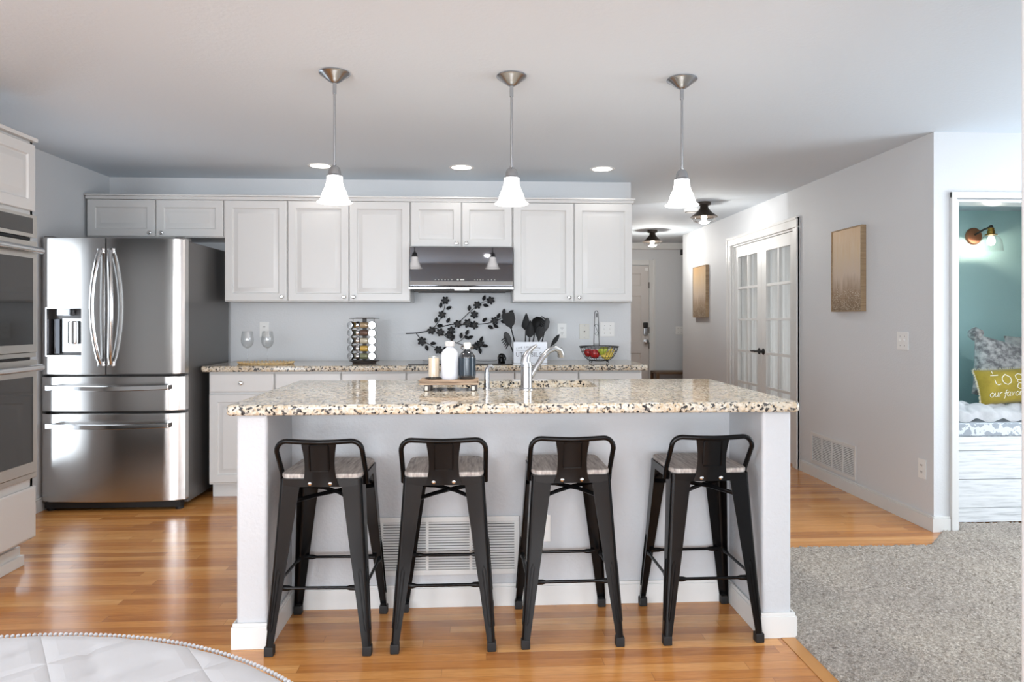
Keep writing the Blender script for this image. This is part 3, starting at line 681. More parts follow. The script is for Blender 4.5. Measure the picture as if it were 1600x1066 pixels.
t = Thing('wall_oven', 'double wall oven in stainless steel at the left edge', 'oven', (-2.5, 3.2, .45))
OX = -2.24
b = B(); box(b, XL+.03, TX-.002, TY0+.022, TY1-.022, .45, 1.778); t.part('case', b, M['slot'], smooth=0)
for q in ((OX, .452, .478), (OX-.004, 1.063, 1.085), (OX, 1.665, 1.778)): t.part('trim_strip', bxs(TX+.001, q[0], TY0+.005, TY1+.004, q[1], q[2], .002), M['oven_steel'])
b = B(); box(b, OX-.002, OX+.003, TY0+.03, TY1-.032, 1.684, 1.762, .001); t.part('control_panel', b, M['oven_glass'])
def oven_door(z0, z1, wz0, wz1, hz):
    b = B(); box(b, TX+.002, OX+.004, TY0+.005, TY1+.002, z0, z1, .004); d = t.part('oven_door', b, M['oven_steel'])
    b = B(); box(b, OX+.0035, OX+.0065, TY0+.06, TY1-.034, wz0, wz1, .001); t.part('window', b, M['oven_glass'], d)
    P = [(OX+.03+.016*sin(pi*i/14), TY0+.03+(TY1-TY0-.035)*i/14, hz) for i in range(15)]
    b = B(); tube(b, P, .016, 12)
    for y in (TY0+.06, TY1-.03): box(b, OX, OX+.035, y-.012, y+.012, hz-.012, hz+.012, .003)
    t.part('handle', b, M['chrome'], d)
oven_door(1.088, 1.645, 1.127, 1.56, 1.60)
oven_door(.480, 1.050, .536, .965, 1.01)
for z in (1.655, 1.057): t.part('vent_slot', bxs(OX-.012, OX+.001, TY0+.02, TY1-.05, z-.006, z+.006), M['dark_rubber'])
# narrow strip of wall plate beside the fridge
# ------------------------------------------------------------------ island
t = Thing('kitchen_island', 'white kitchen island with two side walls and a recessed panel behind the stools', 'island', (.16, 3.1, 0))
IX0, IX1 = -.917, 1.239
t.part('side_wall', bxs(IX0, -.80, 2.648, 3.60, 0, .889, .016, 4), M['island_wall'])
t.part('side_wall', bxs(1.122, IX1, 2.638, 3.60, 0, .889, .016, 4), M['island_wall'])
t.part('back_panel', bxs(-.805, 1.127, 2.992, 3.06, 0, .889), M['island_wall'])
b = B(); box(b, -.80, 1.122, 3.56, 3.60, .1, .889); box(b, -.80, -.35, 3.06, 3.56, .1, .12); box(b, .75, 1.122, 3.06, 3.56, .1, .889); box(b, -.80, -.35, 3.06, 3.56, .3, .889)
t.part('cabinet_body', b, M['cab'])
def bb(x0, x1, y0, y1):
    b = B(); box(b, x0, x1, y0, y1, 0, .085, .003); box(b, x0+.004, x1-.004, y0+.004, y1-.004 if y1-y0 > .05 else y1, .083, .098, .004); return b
b = B()
for a in ((-.932, -.785, 2.633, 2.650), (-.932, -.915, 2.640, 3.60), (-.802, -.785, 2.640, 2.992), (1.107, 1.254, 2.622, 2.640), (1.237, 1.254, 2.63, 3.60), (1.107, 1.124, 2.63, 2.992)): join(b, bb(*a))
join(b, bb(-.787, 1.109, 2.978, 2.993))
t.part('baseboard', b, M['trim'])
single('island_countertop', countertop(-.945, 1.262, 2.598, 3.665, .93, .04, (-.10, .58, 3.225, 3.57), .03), M['granite'], 'large speckled granite worktop on the white kitchen island', 'countertop', base=(.16, 3.1, .89))
plate('wall_outlet', 'white outlet low on the island panel right of the wide vent', .285, 2.992, .335, .072, .118)
b = B(); hx0, hx1, hy0, hy1 = -.11, .59, 3.215, 3.58; zt = .888
Rg = [(0, zt), (.004, zt-.02), (.012, zt-.19), (.06, zt-.205)]
loft(b, [rrect(hx0, hx1, hy0, hy1, .06, i, z) for i, z in Rg], cap=False); b.faces.new([b.verts.new(p) for p in rrect(hx0, hx1, hy0, hy1, .06, .06, zt-.205)])
bmesh.ops.remove_doubles(b, verts=b.verts, dist=.0002); bmesh.ops.solidify(b, geom=list(b.faces), thickness=.002)
t = Thing('kitchen_sink', 'steel sink set under the island worktop behind the faucet', 'sink', (.24, 3.4, .68))
t.part('basin', b, M['steel']); t.part('drain', lathe(B(), [(0,0),(.04,0),(.045,.004),(.02,.005),(0,.003)], 20, (.24, 3.4, .686)), M['chrome'])
# faucet
t = Thing('faucet', 'tall chrome kitchen faucet with lever on the island worktop', 'faucet', (.226, 3.14, .93))
fx, fy_ = .226, 3.14
t.part('body', lathe(B(), [(0,0),(.033,0),(.033,.004),(.027,.008),(.026,.10),(.027,.102),(.027,.106),(.026,.108),(.024,.125),(0,.126)], 28, (fx, fy_, .93)), M['nickel'])
b = B(); tube(b, [(fx-.006, fy_, 1.045), (fx-.004, fy_, 1.075), (fx+.008, fy_, 1.10), (fx+.026, fy_-.002, 1.12), (fx+.048, fy_-.004, 1.135)], [.024, .021, .014, .009, .005], 16); t.part('lever', b, M['nickel'])
b = B(); tube(b, [(fx+.018, fy_+.004, .985), (fx+.045, fy_+.012, 1.03), (fx+.075, fy_+.022, 1.075), (fx+.105, fy_+.035, 1.105), (fx+.135, fy_+.05, 1.117), (fx+.160, fy_+.062, 1.108), (fx+.168, fy_+.07, 1.088), (fx+.168, fy_+.074, 1.076)], [.012,.013,.0135,.0135,.0145,.016,.017,.017], 14); t.part('spout', b, M['nickel'])
t = Thing('soap_dispenser', 'slim chrome soap dispenser left of the faucet', 'soap dispenser', (.044, 3.17, .93))
t.part('post', lathe(B(), [(0,0),(.019,0),(.019,.004),(.014,.008),(.0125,.075),(.010,.08),(0,.08)], 20, (.044, 3.17, .93)), M['nickel'])
b = B(); tube(b, [(.044, 3.17, .995), (.044, 3.17, 1.02), (.052, 3.175, 1.034), (.064, 3.18, 1.035), (.070, 3.185, 1.026)], [.011,.010,.009,.008,.007], 12); t.part('spout', b, M['nickel'])

# ------------------------------------------------------------------ tray with bottles and candle
t = Thing('riser_tray', 'weathered wooden riser tray on the island worktop', 'tray', (-.13, 3.15, .93))
def ln(b, a, c, r): tube(b, [a, c], r, 8)
b = B(); box(b, -.262, .005, 3.075, 3.235, .957, .966, .003); box(b, -.256, -.001, 3.081, 3.229, .966, .974, .002); box(b, -.262, .005, 3.075, 3.235, .974, .977, .001); t.part('board', b, M['tray_wood'])
for x in (-.24, -.03): 
    b = B(); box(b, x, x+.03, 3.08, 3.23, .9303, .957, .003); t.part('runner', b, M['dark_wood'])
for x in (-.24, -.03):
    b = B(); box(b, x+.004, x+.018, 3.074, 3.08, .932, .952, .004); t.part('stud', b, M['almond'])
t = Thing('bottle', 'white ceramic bottle vase on the riser tray', 'bottle', (-.127, 3.16, .977))
zt = .977
t.part('body', lathe(B(), [(0,0),(.036,0),(.040,.006),(.041,.02),(.041,.105),(.037,.125),(.026,.138),(.016,.146),(.0155,.150)], 32, (-.127, 3.16, zt)), M['white_ceramic'])
t.part('neck', lathe(B(), [(.0155,.150),(.022,.152),(.022,.172),(.019,.174),(0,.172)], 24, (-.127, 3.16, zt)), M['greyknit'])
t = Thing('bottle', 'glossy dark bottle with a painted blue reflection and pale stopper on the riser tray', 'bottle', (-.047, 3.155, .977))
t.part('body', lathe(B(), [(0,0),(.034,0),(.038,.006),(.039,.02),(.039,.098),(.036,.112),(.026,.125),(.014,.132),(.013,.14)], 32, (-.047, 3.155, zt)), M['amber'])
t.part('painted_reflection', lathe(B(), [(.0392,.018),(.0396,.02),(.0396,.096),(.0392,.098)], 32, (-.047, 3.155, zt)), M['bottle_sheen'])  # sleeve that paints a bluish reflection onto the dark glaze
t.part('stopper', lathe(B(), [(0,.14),(.016,.14),(.017,.15),(.017,.164),(.014,.168),(0,.168)], 20, (-.047, 3.155, zt)), M['almond'])
b = B(); tube(b, [(-.047+.024*cos(a), 3.155+.01*sin(a), zt+.142+.010*abs(sin(a*.5+.3))) for a in [2*pi*k/16 for k in range(16)]], .0022, 6, True)
for sx in (-1, 1): tube(b, [(-.047+sx*.014, 3.145, zt+.132), (-.047+sx*.028, 3.145, zt+.142), (-.047+sx*.026, 3.145, zt+.155)], .002, 6)
t.part('wire_clasp', b, M['bronze'])
t = Thing('candle', 'pale layered candle in a glass jar at the left of the riser tray', 'candle', (-.20, 3.16, .977))
t.part('jar', lathe(B(), [(0,0),(.031,0),(.033,.003),(.030,.006),(.0265,.01),(.0265,.108),(.025,.108),(.025,.012),(0,.008)], 28, (-.20, 3.16, zt)), M['candle_glass'])
t.part('wax', lathe(B(), [(0,.012),(.0245,.012),(.0245,.096),(.008,.092),(0,.092)], 24, (-.20, 3.16, zt)), M['wax'])
t.part('wick', tube(B(), [(-.20, 3.16, zt+.09), (-.199, 3.16, zt+.104)], .001, 6), M['dark_rubber'])
t.part('coaster', lathe(B(), [(0,.0003),(.038,.0003),(.041,.003),(.041,.007),(.034,.007)], 28, (-.20, 3.16, zt)), M['bronze'])

# ------------------------------------------------------------------ bar stools
def OZ(z): return .154+.044*max(0, (.645-z)/.645)**1.05
def make_stool():
    t = Thing('bar_stool', '', 'stool', (0,0,0), 'black metal bar stools at the island', local=True)
    seat = B(); prof = [(.006, .6700), (.001, .6672), (0, .664), (0, .655), (.003, .6505)]
    rings = [[Vector(p) for p in rrect(-.152, .152, -.152, .152, .035, i, z)] for i, z in prof]
    loft(seat, rings); t.part('seat', seat, M['grey_wood'], label='weathered grey wooden seat board')
    pan = B(); box(pan, -.150, .150, -.150, .150, .644, .6502, .002); t.part('seat_pan', pan, M['black_metal'])
    for sx in (-1, 1):
        for sy in (-1, 1):
            lv = []
            for z in (.650, .62, .56, .48, .38, .28, .18, .09, .028):
                o = OZ(z); u = (.65-z)/.62; w = .078*(1-u)+.030*u; r = .014; th = .003
                outer = [(w, 0)]+[(r-r*sin(a), r-r*cos(a)) for a in [pi/2*k/4 for k in range(5)]]+[(0, w)]
                inner = [(th, w)]+[(r-(r-th)*cos(a), r-(r-th)*sin(a)) for a in [pi/2*k/4 for k in range(5)]]+[(w, th)]
                lv.append([Vector((sx*(o-p), sy*(o-q), z)) for p, q in outer+inner])
            b = B(); loft(b, lv)
            # pressed rib on the lower half
            for s in (0, 1):
                q = []
                for z, off in ((.315, .0), (.31, .006), (.10, .005), (.09, 0)):
                    o = OZ(z)+.0005; w = .016
                    q.append((z, o, w))
                A = [(sx*(OZ(z)-dx), sy*(OZ(z)+.0005), z) if s == 0 else (sx*(OZ(z)+.0005), sy*(OZ(z)-dx), z) for z, dx in ((.10,.012),(.30,.018),(.318,.024),(.30,.030),(.10,.020),(.09,.016))]
                tube(b, A, .0022, 6, True)
            leg = t.part('leg', b, M['black_metal'])
            f = B(); o = OZ(.02); box(f, min(sx*(o-.032), sx*(o+.002)), max(sx*(o-.032), sx*(o+.002)), min(sy*(o-.032), sy*(o+.002)), max(sy*(o-.032), sy*(o+.002)), 0, .036, .005)
            t.part('rubber_foot', f, M['dark_rubber'], leg)
    ap = B()
    for s in (-1, 1):
        P = [(-.14, .650), (.14, .650), (.14, .628), (.10, .620), (-.10, .620), (-.14, .628)]
        prism(ap, P, .1525, .1555, M=Matrix(((1,0,0,0),(0,0,s,0),(0,1,0,0),(0,0,0,1))))
        prism(ap, P, .1525, .1555, M=Matrix(((0,0,s,0),(1,0,0,0),(0,1,0,0),(0,0,0,1))))
    t.part('apron', ap, M['black_metal'])
    br = B(); 
    for s in (-1, 1): tube(br, [(-.150, -.150*s, .553), (-.04, -.04*s, .567-.005*s), (.04, .04*s, .567-.005*s), (.150, .150*s, .553)], .0085, 8, flat=.5)
    t.part('cross_brace', br, M['black_metal'])
    zf = .245; o = OZ(zf)-.012
    for (x0, y0, x1, y1) in ((-o,-o,o,-o), (-o,o,o,o), (-o,-o,-o,o), (o,-o,o,o)):
        b = B(); A, C = Vector((x0, y0, zf)), Vector((x1, y1, zf)); d = (C-A)
        tube(b, [A+d*.06, A+d*.10, A+d*.16, A+d*.20, A+d*.80, A+d*.84, A+d*.90, A+d*.94], [.010,.0105,.010,.0062,.0062,.010,.0105,.010], 10)
        t.part('footrest', b, M['black_metal'])
    b = B(); hw = .160; P = [(-hw, -.085, .618), (-hw, -.098, .66)]
    top = .802
    for k in range(7):
        a = pi/2*k/6; P.append((-hw+.04-.04*cos(a), -.168-.010*k/6, top-.045+.04*sin(a)))
    P += [(-.06, -.184, top-.0075), (0, -.186, top-.009), (.06, -.184, top-.0075)]
    P += [(-x, y, z) for x, y, z in P[:9][::-1]]
    tube(b, P, .0095, 12); t.part('back_hoop', b, M['black_metal'])
    b = B(); rows = []
    for k in range(9):
        u = k/8; z = .622+(.797-.622)*u; y = -.158-.024*u**1.2; w = .066-.010*sin(pi*min(1, u*1.05))+(.004 if k == 0 else 0)
        rows.append([(-w, y-.001, z), (-w*.5, y-.005, z), (0, y-.006, z), (w*.5, y-.005, z), (w, y-.001, z), (w, y+.002, z), (w*.5, y-.002, z), (0, y-.003, z), (-w*.5, y-.002, z), (-w, y+.002, z)])
    loft(b, rows); tube(b, [(-.033,-.170,.682), (.033,-.170,.682), (.036,-.174,.69), (.036,-.186,.775), (.033,-.188,.782), (-.033,-.188,.782), (-.036,-.186,.775), (-.036,-.174,.69)], .0026, 6, True)
    sp = t.part('splat', b, M['black_metal'])
    for x in (-.038, .038):
        k = B(); lathe(k, [(0,0),(.0075,0),(.0075,.002),(.005,.0045),(0,.0055)], 14, M=Matrix.Translation((x, -.162, .634)) @ Matrix.Rotation(pi/2, 4, 'X')); t.part('bolt', k, M['chrome'], sp, label='bright silver bolt')
    return t.e
st0 = make_stool()
spots = [(-.586, 2.762, -.032, 'black metal stool with grey wood seat nearest the refrigerator, by the left island wall'),
         (-.128, 2.765, 0, 'black metal stool with grey wood seat in front of the wide island vent'),
         (.362, 2.778, .012, 'black metal stool with grey wood seat between the island vent and the rightmost stool'),
         (.908, 2.782, .015, 'black metal stool with grey wood seat nearest the carpet, by the right island wall')]
for i, (x, y, r, lab) in enumerate(spots):
    o = st0 if i == 0 else copy_tree(st0)
    o.location = (x, y, 0); o.rotation_euler = (0, 0, r); o['label'] = lab

# ------------------------------------------------------------------ pendants and ceiling lights
def pendant(label, x, y):
    t = Thing('pendant_light', label, 'pendant light', (x, y, H), 'pendant lights over the island')
    t.part('canopy', lathe(B(), [(0,-.001),(.068,-.001),(.070,-.006),(.064,-.012),(.056,-.016),(.035,-.034),(.02,-.044),(.010,-.048),(0,-.049)], 36, (x, y, H)), M['nickel'])
    b = B(); tube(b, [(x, y, H-.045), (x, y, 1.93)], .0055, 12); tube(b, [(x, y, H-.046), (x, y, H-.095)], .0085, 12); tube(b, [(x, y, 1.95), (x, y, 1.93)], .008, 12); t.part('stem', b, M['nickel'])
    t.part('socket_cap', lathe(B(), [(0,.045),(.012,.044),(.022,.036),(.027,.022),(.029,.006),(.036,.0),(.036,-.004),(0,-.004)], 28, (x, y, 1.897)), M['nickel'])
    t.part('shade', lathe(B(), [(.034,.118),(.035,.112),(.036,.090),(.043,.066),(.053,.045),(.059,.025),(.063,.012),(.078,.0),(.076,-.002),(.060,.010),(.055,.025),(.049,.045),(.039,.066),(.032,.090),(.031,.118)], 40, (x, y, 1.778)), M['lamp_glass'], smooth=60)
    t.part('bulb', lathe(B(), [(0,0),(.014,.004),(.021,.018),(.021,.03),(.013,.05),(.012,.075),(0,.075)], 16, (x, y, 1.805)), M['bulb'])
    l = bpy.data.lights.new('bulb_light', 'SPOT'); l.energy = 9; l.color = (1,.95,.88); l.shadow_soft_size = .03; l.spot_size = radians(125); l.spot_blend = .6
    lo = bpy.data.objects.new('bulb_light', l); COL.objects.link(lo); lo.location = (0, 0, 1.80-H-.03); lo.parent = t.e
pendant('brushed nickel pendant with lit white bell shade above the stool nearest the refrigerator', -.640, 3.1)
pendant('brushed nickel pendant with lit white bell shade hanging in the middle, over the faucet', .155, 3.1)
pendant('brushed nickel pendant with lit white bell shade nearest the hall opening', .940, 3.1)
for x, w in ((-1.13, 'leftmost, above the tall cabinet pair'), (-.115, 'middle one, in front of the range hood'), (.915, 'rightmost, above the cabinet nearest the hall')):
    t = Thing('recessed_light', 'lit round recessed ceiling light, '+w, 'ceiling light', (x, 4.98, H), 'recessed lights over the back worktop')
    t.part('trim_ring', lathe(B(), [(.072,-.003),(.088,-.0035),(.090,-.001),(.090,0),(.070,0)], 36, (x, 4.98, H)), M['white_plastic'])
    t.part('lens', lathe(B(), [(0,-.002),(.072,-.0022),(.072,-.0005),(0,-.0005)], 36, (x, 4.98, H)), M['led'])
    area('downlight', (0, 0, -.006), (0, 0, -1), .12, .12, 0.35, (1,.97,.92), t.e)
for k_, (x, y) in enumerate(((-1.6, -1.6), (.2, -1.6), (1.7, .3), (3.1, 2.4))):  # unseen lamps added to lift the light on floor and walls, not trim
    b = lathe(B(), [(0,-.002),(.072,-.0022),(.074,-.0035),(.088,-.0035),(.090,-.001),(.090,0),(0,0)], 36, (x, y, H))
    struct('trim_%d' % (7+k_), b, M['led'], 'added unseen ceiling light over the dining and living side')
    area('downlight', (x, y, H-.008), (0, 0, -1), .14, .14, 8.0, (1,.99,.98))
def flush(label, x, y, power):
    t = Thing('flush_ceiling_light', label, 'ceiling light', (x, y, H), 'bronze cage ceiling lights in the hall')
    t.part('mount', lathe(B(), [(0,-.001),(.062,-.001),(.062,-.024),(.05,-.03),(.036,-.035)], 28, (x, y, H)), M['bronze'])
    t.part('shade', lathe(B(), [(.036,-.035),(.04,-.062),(.075,-.10),(.122,-.135),(.126,-.142),(.118,-.139),(.07,-.105),(.036,-.068),(.03,-.035)], 32, (x, y, H)), M['bronze'])
    t.part('glass_bowl', lathe(B(), [(.112,-.138),(.11,-.160),(.095,-.182),(.065,-.198),(.03,-.204),(0,-.205)], 32, (x, y, H)), M['glass'])
    t.part('bulb', lathe(B(), [(0,-.175),(.02,-.165),(.028,-.145),(.022,-.125),(.013,-.11),(0,-.11)], 16, (x, y, H)), M['bulb'])
    b = B(); tube(b, [(x+.08*cos(a), y+.08*sin(a), H-.185) for a in [2*pi*k/24 for k in range(24)]], .0015, 6, True)
    for k in range(6): a = pi*k/3; tube(b, [(x+.115*cos(a), y+.115*sin(a), H-.14), (x+.105*cos(a), y+.105*sin(a), H-.168), (x+.08*cos(a), y+.08*sin(a), H-.186), (x, y, H-.207)], .0015, 6)
    t.part('wire_cage', b, M['nickel'])
    point('bulb_light', (0, 0, -.235), power, (1,.96,.9), .09, t.e)
flush('bronze wire cage ceiling light in the hall nearer the french doors', 2.135, 6.34, 6)
flush('bronze wire cage ceiling light deeper in the hall, near the front door', 2.165, 8.36, 12)
t = Thing('smoke_detector', 'round white smoke detector on the hall ceiling beside the nearer cage light', 'smoke detector', (2.13, 6.72, H))
t.part('housing', lathe(B(), [(0,-.001),(.07,-.001),(.07,-.014),(.064,-.03),(.045,-.038),(0,-.04)], 32, (2.13, 6.72, H)), M['white_plastic'])
t.part('vent_ring', lathe(B(), [(.060,-.0335),(.052,-.0375),(.050,-.0375),(.058,-.0325)], 32, (2.13, 6.72, H)), M['slot'])
t = Thing('wall_sensor', 'small black and white device high on the far hall wall beside the corner', 'sensor', (2.97, 9.78, 2.18))
t.part('housing', bxs(2.945, 2.995, 9.75, 9.799, 2.19, 2.27, .01), M['matte_black']); t.part('lens', bxs(2.95, 2.99, 9.745, 9.775, 2.155, 2.19, .01), M['white_plastic'])
t = Thing('console_bench', 'brown wooden bench against the far hall wall', 'bench', (2.95, 9.62, 0))
t.part('top', bxs(2.50, 3.5, 9.42, 9.78, .49, .52, .004), M['bench_wood'])
for x in (2.50, 3.46):
    for y in (9.42, 9.74): t.part('leg', bxs(x, x+.04, y, y+.04, 0, .49, .003), M['bench_wood'])
t.part('shelf', bxs(2.54, 3.46, 9.44, 9.76, .15, .17, .003), M['bench_wood'])

# ------------------------------------------------------------------ wall art of metal branches
t = Thing('metal_wall_art', 'black metal flowering branch wall art above the cooktop', 'wall art', (-.14, 5.44, 1.15))
def W_(u, v, y=5.44): # crop coordinates of the branch sketch turned into wall metres
    px = 630+u/8.889; py = 450+v/8.889
    return (-.569+(px-634)*.005095, y, 1.143+(521-py)*.00505)
def branch(pts, r0, r1):
    P = [W_(*p) for p in pts]; n = len(P)
    # smooth once
    Q = [P[0]]
    for i in range(n-1):
        a, c = Vector(P[i]), Vector(P[i+1]); Q += [tuple(a.lerp(c, .25)), tuple(a.lerp(c, .75))]
    Q.append(P[-1]); rr = [r0+(r1-r0)*i/(len(Q)-1) for i in range(len(Q))]
    t.part('branch', tube(B(), Q, rr, 8), M['matte_black'])
branch([(40,632),(180,628),(340,600),(560,530),(700,500),(830,512),(1050,505),(1220,485),(1330,440),(1490,335)], .0042, .0026)
branch([(760,490),(900,350),(980,280),(1080,200),(1210,170)], .003, .002)
branch([(400,590),(510,440),(560,330),(590,180)], .003, .002)
branch([(180,628),(240,710),(350,780),(490,860),(560,925)], .003, .002)
branch([(515,615),(600,680),(700,755),(850,800),(960,835),(1060,790),(1085,700)], .003, .002)
branch([(740,765),(830,710),(895,600)], .0025, .0018)
branch([(680,745),(690,690),(660,620)], .0022, .0018)
def flower(u, v, r=.034, a0=0.):
    c = W_(u, v, 5.428); b = B()
    for k in range(6):
        a = a0+2*pi*k/6; ring = []
        for q in range(10):
            th = 2*pi*q/10; lx = .58*r+.42*r*cos(th); ly = .30*r*sin(th)
            ring.append((c[0]+lx*cos(a)-ly*sin(a), c[2]+lx*sin(a)+ly*cos(a), .010*(lx/r)))
        top = [b.verts.new((x, c[1]-d-.001, z)) for x, z, d in ring]; bot = [b.verts.new((x, c[1]-d+.0015, z)) for x, z, d in ring]
        mid = b.verts.new((c[0]+.6*r*cos(a), c[1]+.001, c[2]+.6*r*sin(a))); mb = b.verts.new((c[0]+.6*r*cos(a), c[1]+.003, c[2]+.6*r*sin(a)))
        for q in range(10):
            b.faces.new((top[q], top[(q+1)%10], mid)); b.faces.new((bot[(q+1)%10], bot[q], mb)); b.faces.new((top[(q+1)%10], top[q], bot[q], bot[(q+1)%10]))
    lathe(b, [(0,0),(.25*r,.001),(.22*r,.004),(0,.006)], 10, M=Matrix.Translation((c[0], c[1]-.003, c[2])) @ Matrix.Rotation(pi/2, 4, 'X'))
    t.part('flower', b, M['matte_black'])
for i, (u, v) in enumerate([(585,170),(540,370),(1210,170),(1025,235),(985,370),(755,500),(895,490),(985,515),(395,590),(515,615),(668,590),(640,650),(1265,455),(265,740),(490,860),(1065,775),(1010,810)]):
    flower(u, v, .034 if i not in (6, 13) else .038, i*.37)
def leaf(u, v, ang, L=.05):
    c = W_(u, v, 5.432); a = radians(ang); b = B(); T1, T2, SP = [], [], []
    n = 8
    for k in range(n+1):
        s_ = k/n; x = (s_-.5)*L; w = .30*L*sin(pi*s_)**.8*(1.15-.45*s_)
        for lst, yy, dy in ((T1, w, -.004), (SP, 0, .002), (T2, -w, -.004)):
            lst.append((c[0]+x*cos(a)-yy*sin(a), c[1]+dy, c[2]+x*sin(a)+yy*cos(a)))
    loft(b, [T1, SP, T2], cap=False, closed=False); bmesh.ops.remove_doubles(b, verts=b.verts, dist=.0001)
    bmesh.ops.solidify(b, geom=list(b.faces), thickness=.0012); t.part('leaf', b, M['matte_black'])
for u, v, a in [(522,235,75),(635,275,25),(458,445,80),(625,448,60),(510,522,12),(915,275,85),(1120,135,70),(1145,240,-15),(1128,440,40),(1320,385,65),(1393,325,80),(1495,332,35),(1390,470,-20),(1212,545,-30),(1285,532,-35),(802,660,85),(885,617,65),(880,690,-40),(932,685,25),(418,770,5),(330,835,-70),(590,838,20),(550,915,-60),(1082,712,65),(1135,805,-5),(1065,878,-85),(690,690,60)]: leaf(u, v, a)

# ------------------------------------------------------------------ lettering
GL = {  # strokes on a unit square, y up
 'U': [[(.12,1),(.12,.3),(.25,.05),(.5,0),(.72,.08),(.82,.3),(.82,1)]], 'T': [[(0,1),(.8,1)],[(.4,1),(.4,0)]], 'E': [[(.7,1),(.1,1),(.1,0),(.72,0)],[(.1,.52),(.55,.52)]],
 'N': [[(.1,0),(.1,1),(.8,0),(.8,1)]], 'S': [[(.68,.82),(.55,.98),(.3,1),(.1,.85),(.12,.65),(.35,.52),(.6,.4),(.7,.2),(.58,.03),(.3,0),(.1,.16)]], 'I': [[(.15,0),(.15,1)]], 'L': [[(.1,1),(.1,0),(.65,0)]],
 'V': [[(0,1),(.38,0),(.76,1)]], 'O': [[(.4,1),(.12,.8),(.05,.5),(.12,.2),(.4,0),(.68,.2),(.75,.5),(.68,.8),(.4,1)]], 'C': [[(.7,.82),(.45,1),(.15,.8),(.05,.5),(.15,.2),(.45,0),(.7,.18)]], 'K': [[(.1,0),(.1,1)],[(.7,1),(.1,.45)],[(.28,.6),(.72,0)]],
 't': [[(.25,.95),(.25,.12),(.38,0),(.55,.06)],[(.05,.66),(.52,.66)]], 'o': [[(.35,.68),(.1,.5),(.05,.33),(.12,.12),(.35,0),(.58,.12),(.65,.33),(.6,.5),(.35,.68)]],
 'g': [[(.35,.68),(.14,.58),(.12,.42),(.22,.28),(.4,.26),(.56,.36),(.58,.52),(.5,.64),(.35,.68)],[(.54,.62),(.72,.68)],[(.24,.28),(.14,.16),(.3,.06),(.55,.02),(.62,-.14),(.45,-.3),(.2,-.3),(.06,-.18),(.2,.04)]],
 'e': [[(.08,.36),(.6,.36),(.56,.56),(.36,.68),(.14,.58),(.06,.33),(.14,.1),(.38,0),(.58,.1)]], 'h': [[(.1,1),(.1,0)],[(.1,.5),(.3,.68),(.5,.6),(.54,.4),(.54,0)]],
 'r': [[(.1,.66),(.12,0)],[(.12,.42),(.28,.64),(.46,.64)]], 'u': [[(.08,.66),(.08,.2),(.25,0),(.45,.1),(.52,.3),(.52,.66),(.52,.1),(.66,0)]],
 'f': [[(.55,.9),(.42,1),(.3,.85),(.26,.3),(.2,-.25),(.1,-.3)],[(.05,.5),(.5,.55)]], 'a': [[(.55,.6),(.3,.68),(.08,.4),(.15,.05),(.35,.02),(.52,.3),(.56,.62),(.55,.15),(.68,0)]],
 'v': [[(.02,.62),(.14,.64),(.26,.02),(.48,.6),(.62,.6)]], 'i': [[(.12,.62),(.12,.1),(.24,0)],[(.12,.82),(.13,.86)]], ' ': []}
WD = {'I': .32, 'i': .34, ' ': .5, 't': .6, 'r': .52, 'f': .55, 'L': .78, 'U': 1.0, 'N': 1.0}
def text(b, s, place, size, r, track=.12, serif=False, shear=0., arc=0.):
    adv = [WD.get(c, .82)+track for c in s]; tot = sum(adv); x = 0
    for c, a in zip(s, adv):
        for st in GL[c]:
            P = []
            for u, v in st:
                X = (x+u+shear*v)*size; Y = v*size+arc*(1-((x+u)/tot*2-1)**2)
                P.append(place(X, Y))
            tube(b, P, r, 6)
            if serif and c in 'UTENIL':
                for (u, v) in (st[0], st[-1]):
                    if v in (0, 1) and not (c == 'E' and u > .5) and not (c == 'T' and u != .4) and not (c == 'L' and u > .5): tube(b, [place((x+u-.13)*size, v*size), place((x+u+.13)*size, v*size)], r*.7, 6)
        x += a
    return x*size

# utensil box
t = Thing('utensil_box', 'white square utensil box with dark lettering on the back worktop', 'utensil holder', (.39, 5.16, .9305))
ux0, ux1, uy0, uy1, uz0, uz1 = .265, .515, 5.02, 5.27, .9305, 1.088
b = B(); w = .010
box(b, ux0, ux1, uy0, uy0+w, uz0, uz1, .002); box(b, ux0, ux1, uy1-w, uy1, uz0, uz1, .002); box(b, ux0, ux0+w, uy0+w, uy1-w, uz0, uz1, .002); box(b, ux1-w, ux1, uy0+w, uy1-w, uz0, uz1, .002); box(b, ux0+w, ux1-w, uy0+w, uy1-w, uz0, uz0+w)
bx_ = t.part('box', b, M['white_ceramic'])
pl = lambda ox, oz: (lambda X, Y: (ox+X, uy0-.0006, oz+Y))
b = B(); text(b, 'UTENSILS', pl(ux0+.018, uz0+.050), .0265, .0019, .13, True); t.part('lettering', b, M['letter'], bx_)
b = B(); text(b, 'LIVE LOVE COOK', pl(ux0+.020, uz0+.102), .0130, .0009, .28, arc=.010); tube(b, [(ux0+.02, uy0-.0006, uz0+.092), (ux0+.185, uy0-.0006, uz0+.092)], .0006, 5)
t.part('lettering', b, M['letter'], bx_)
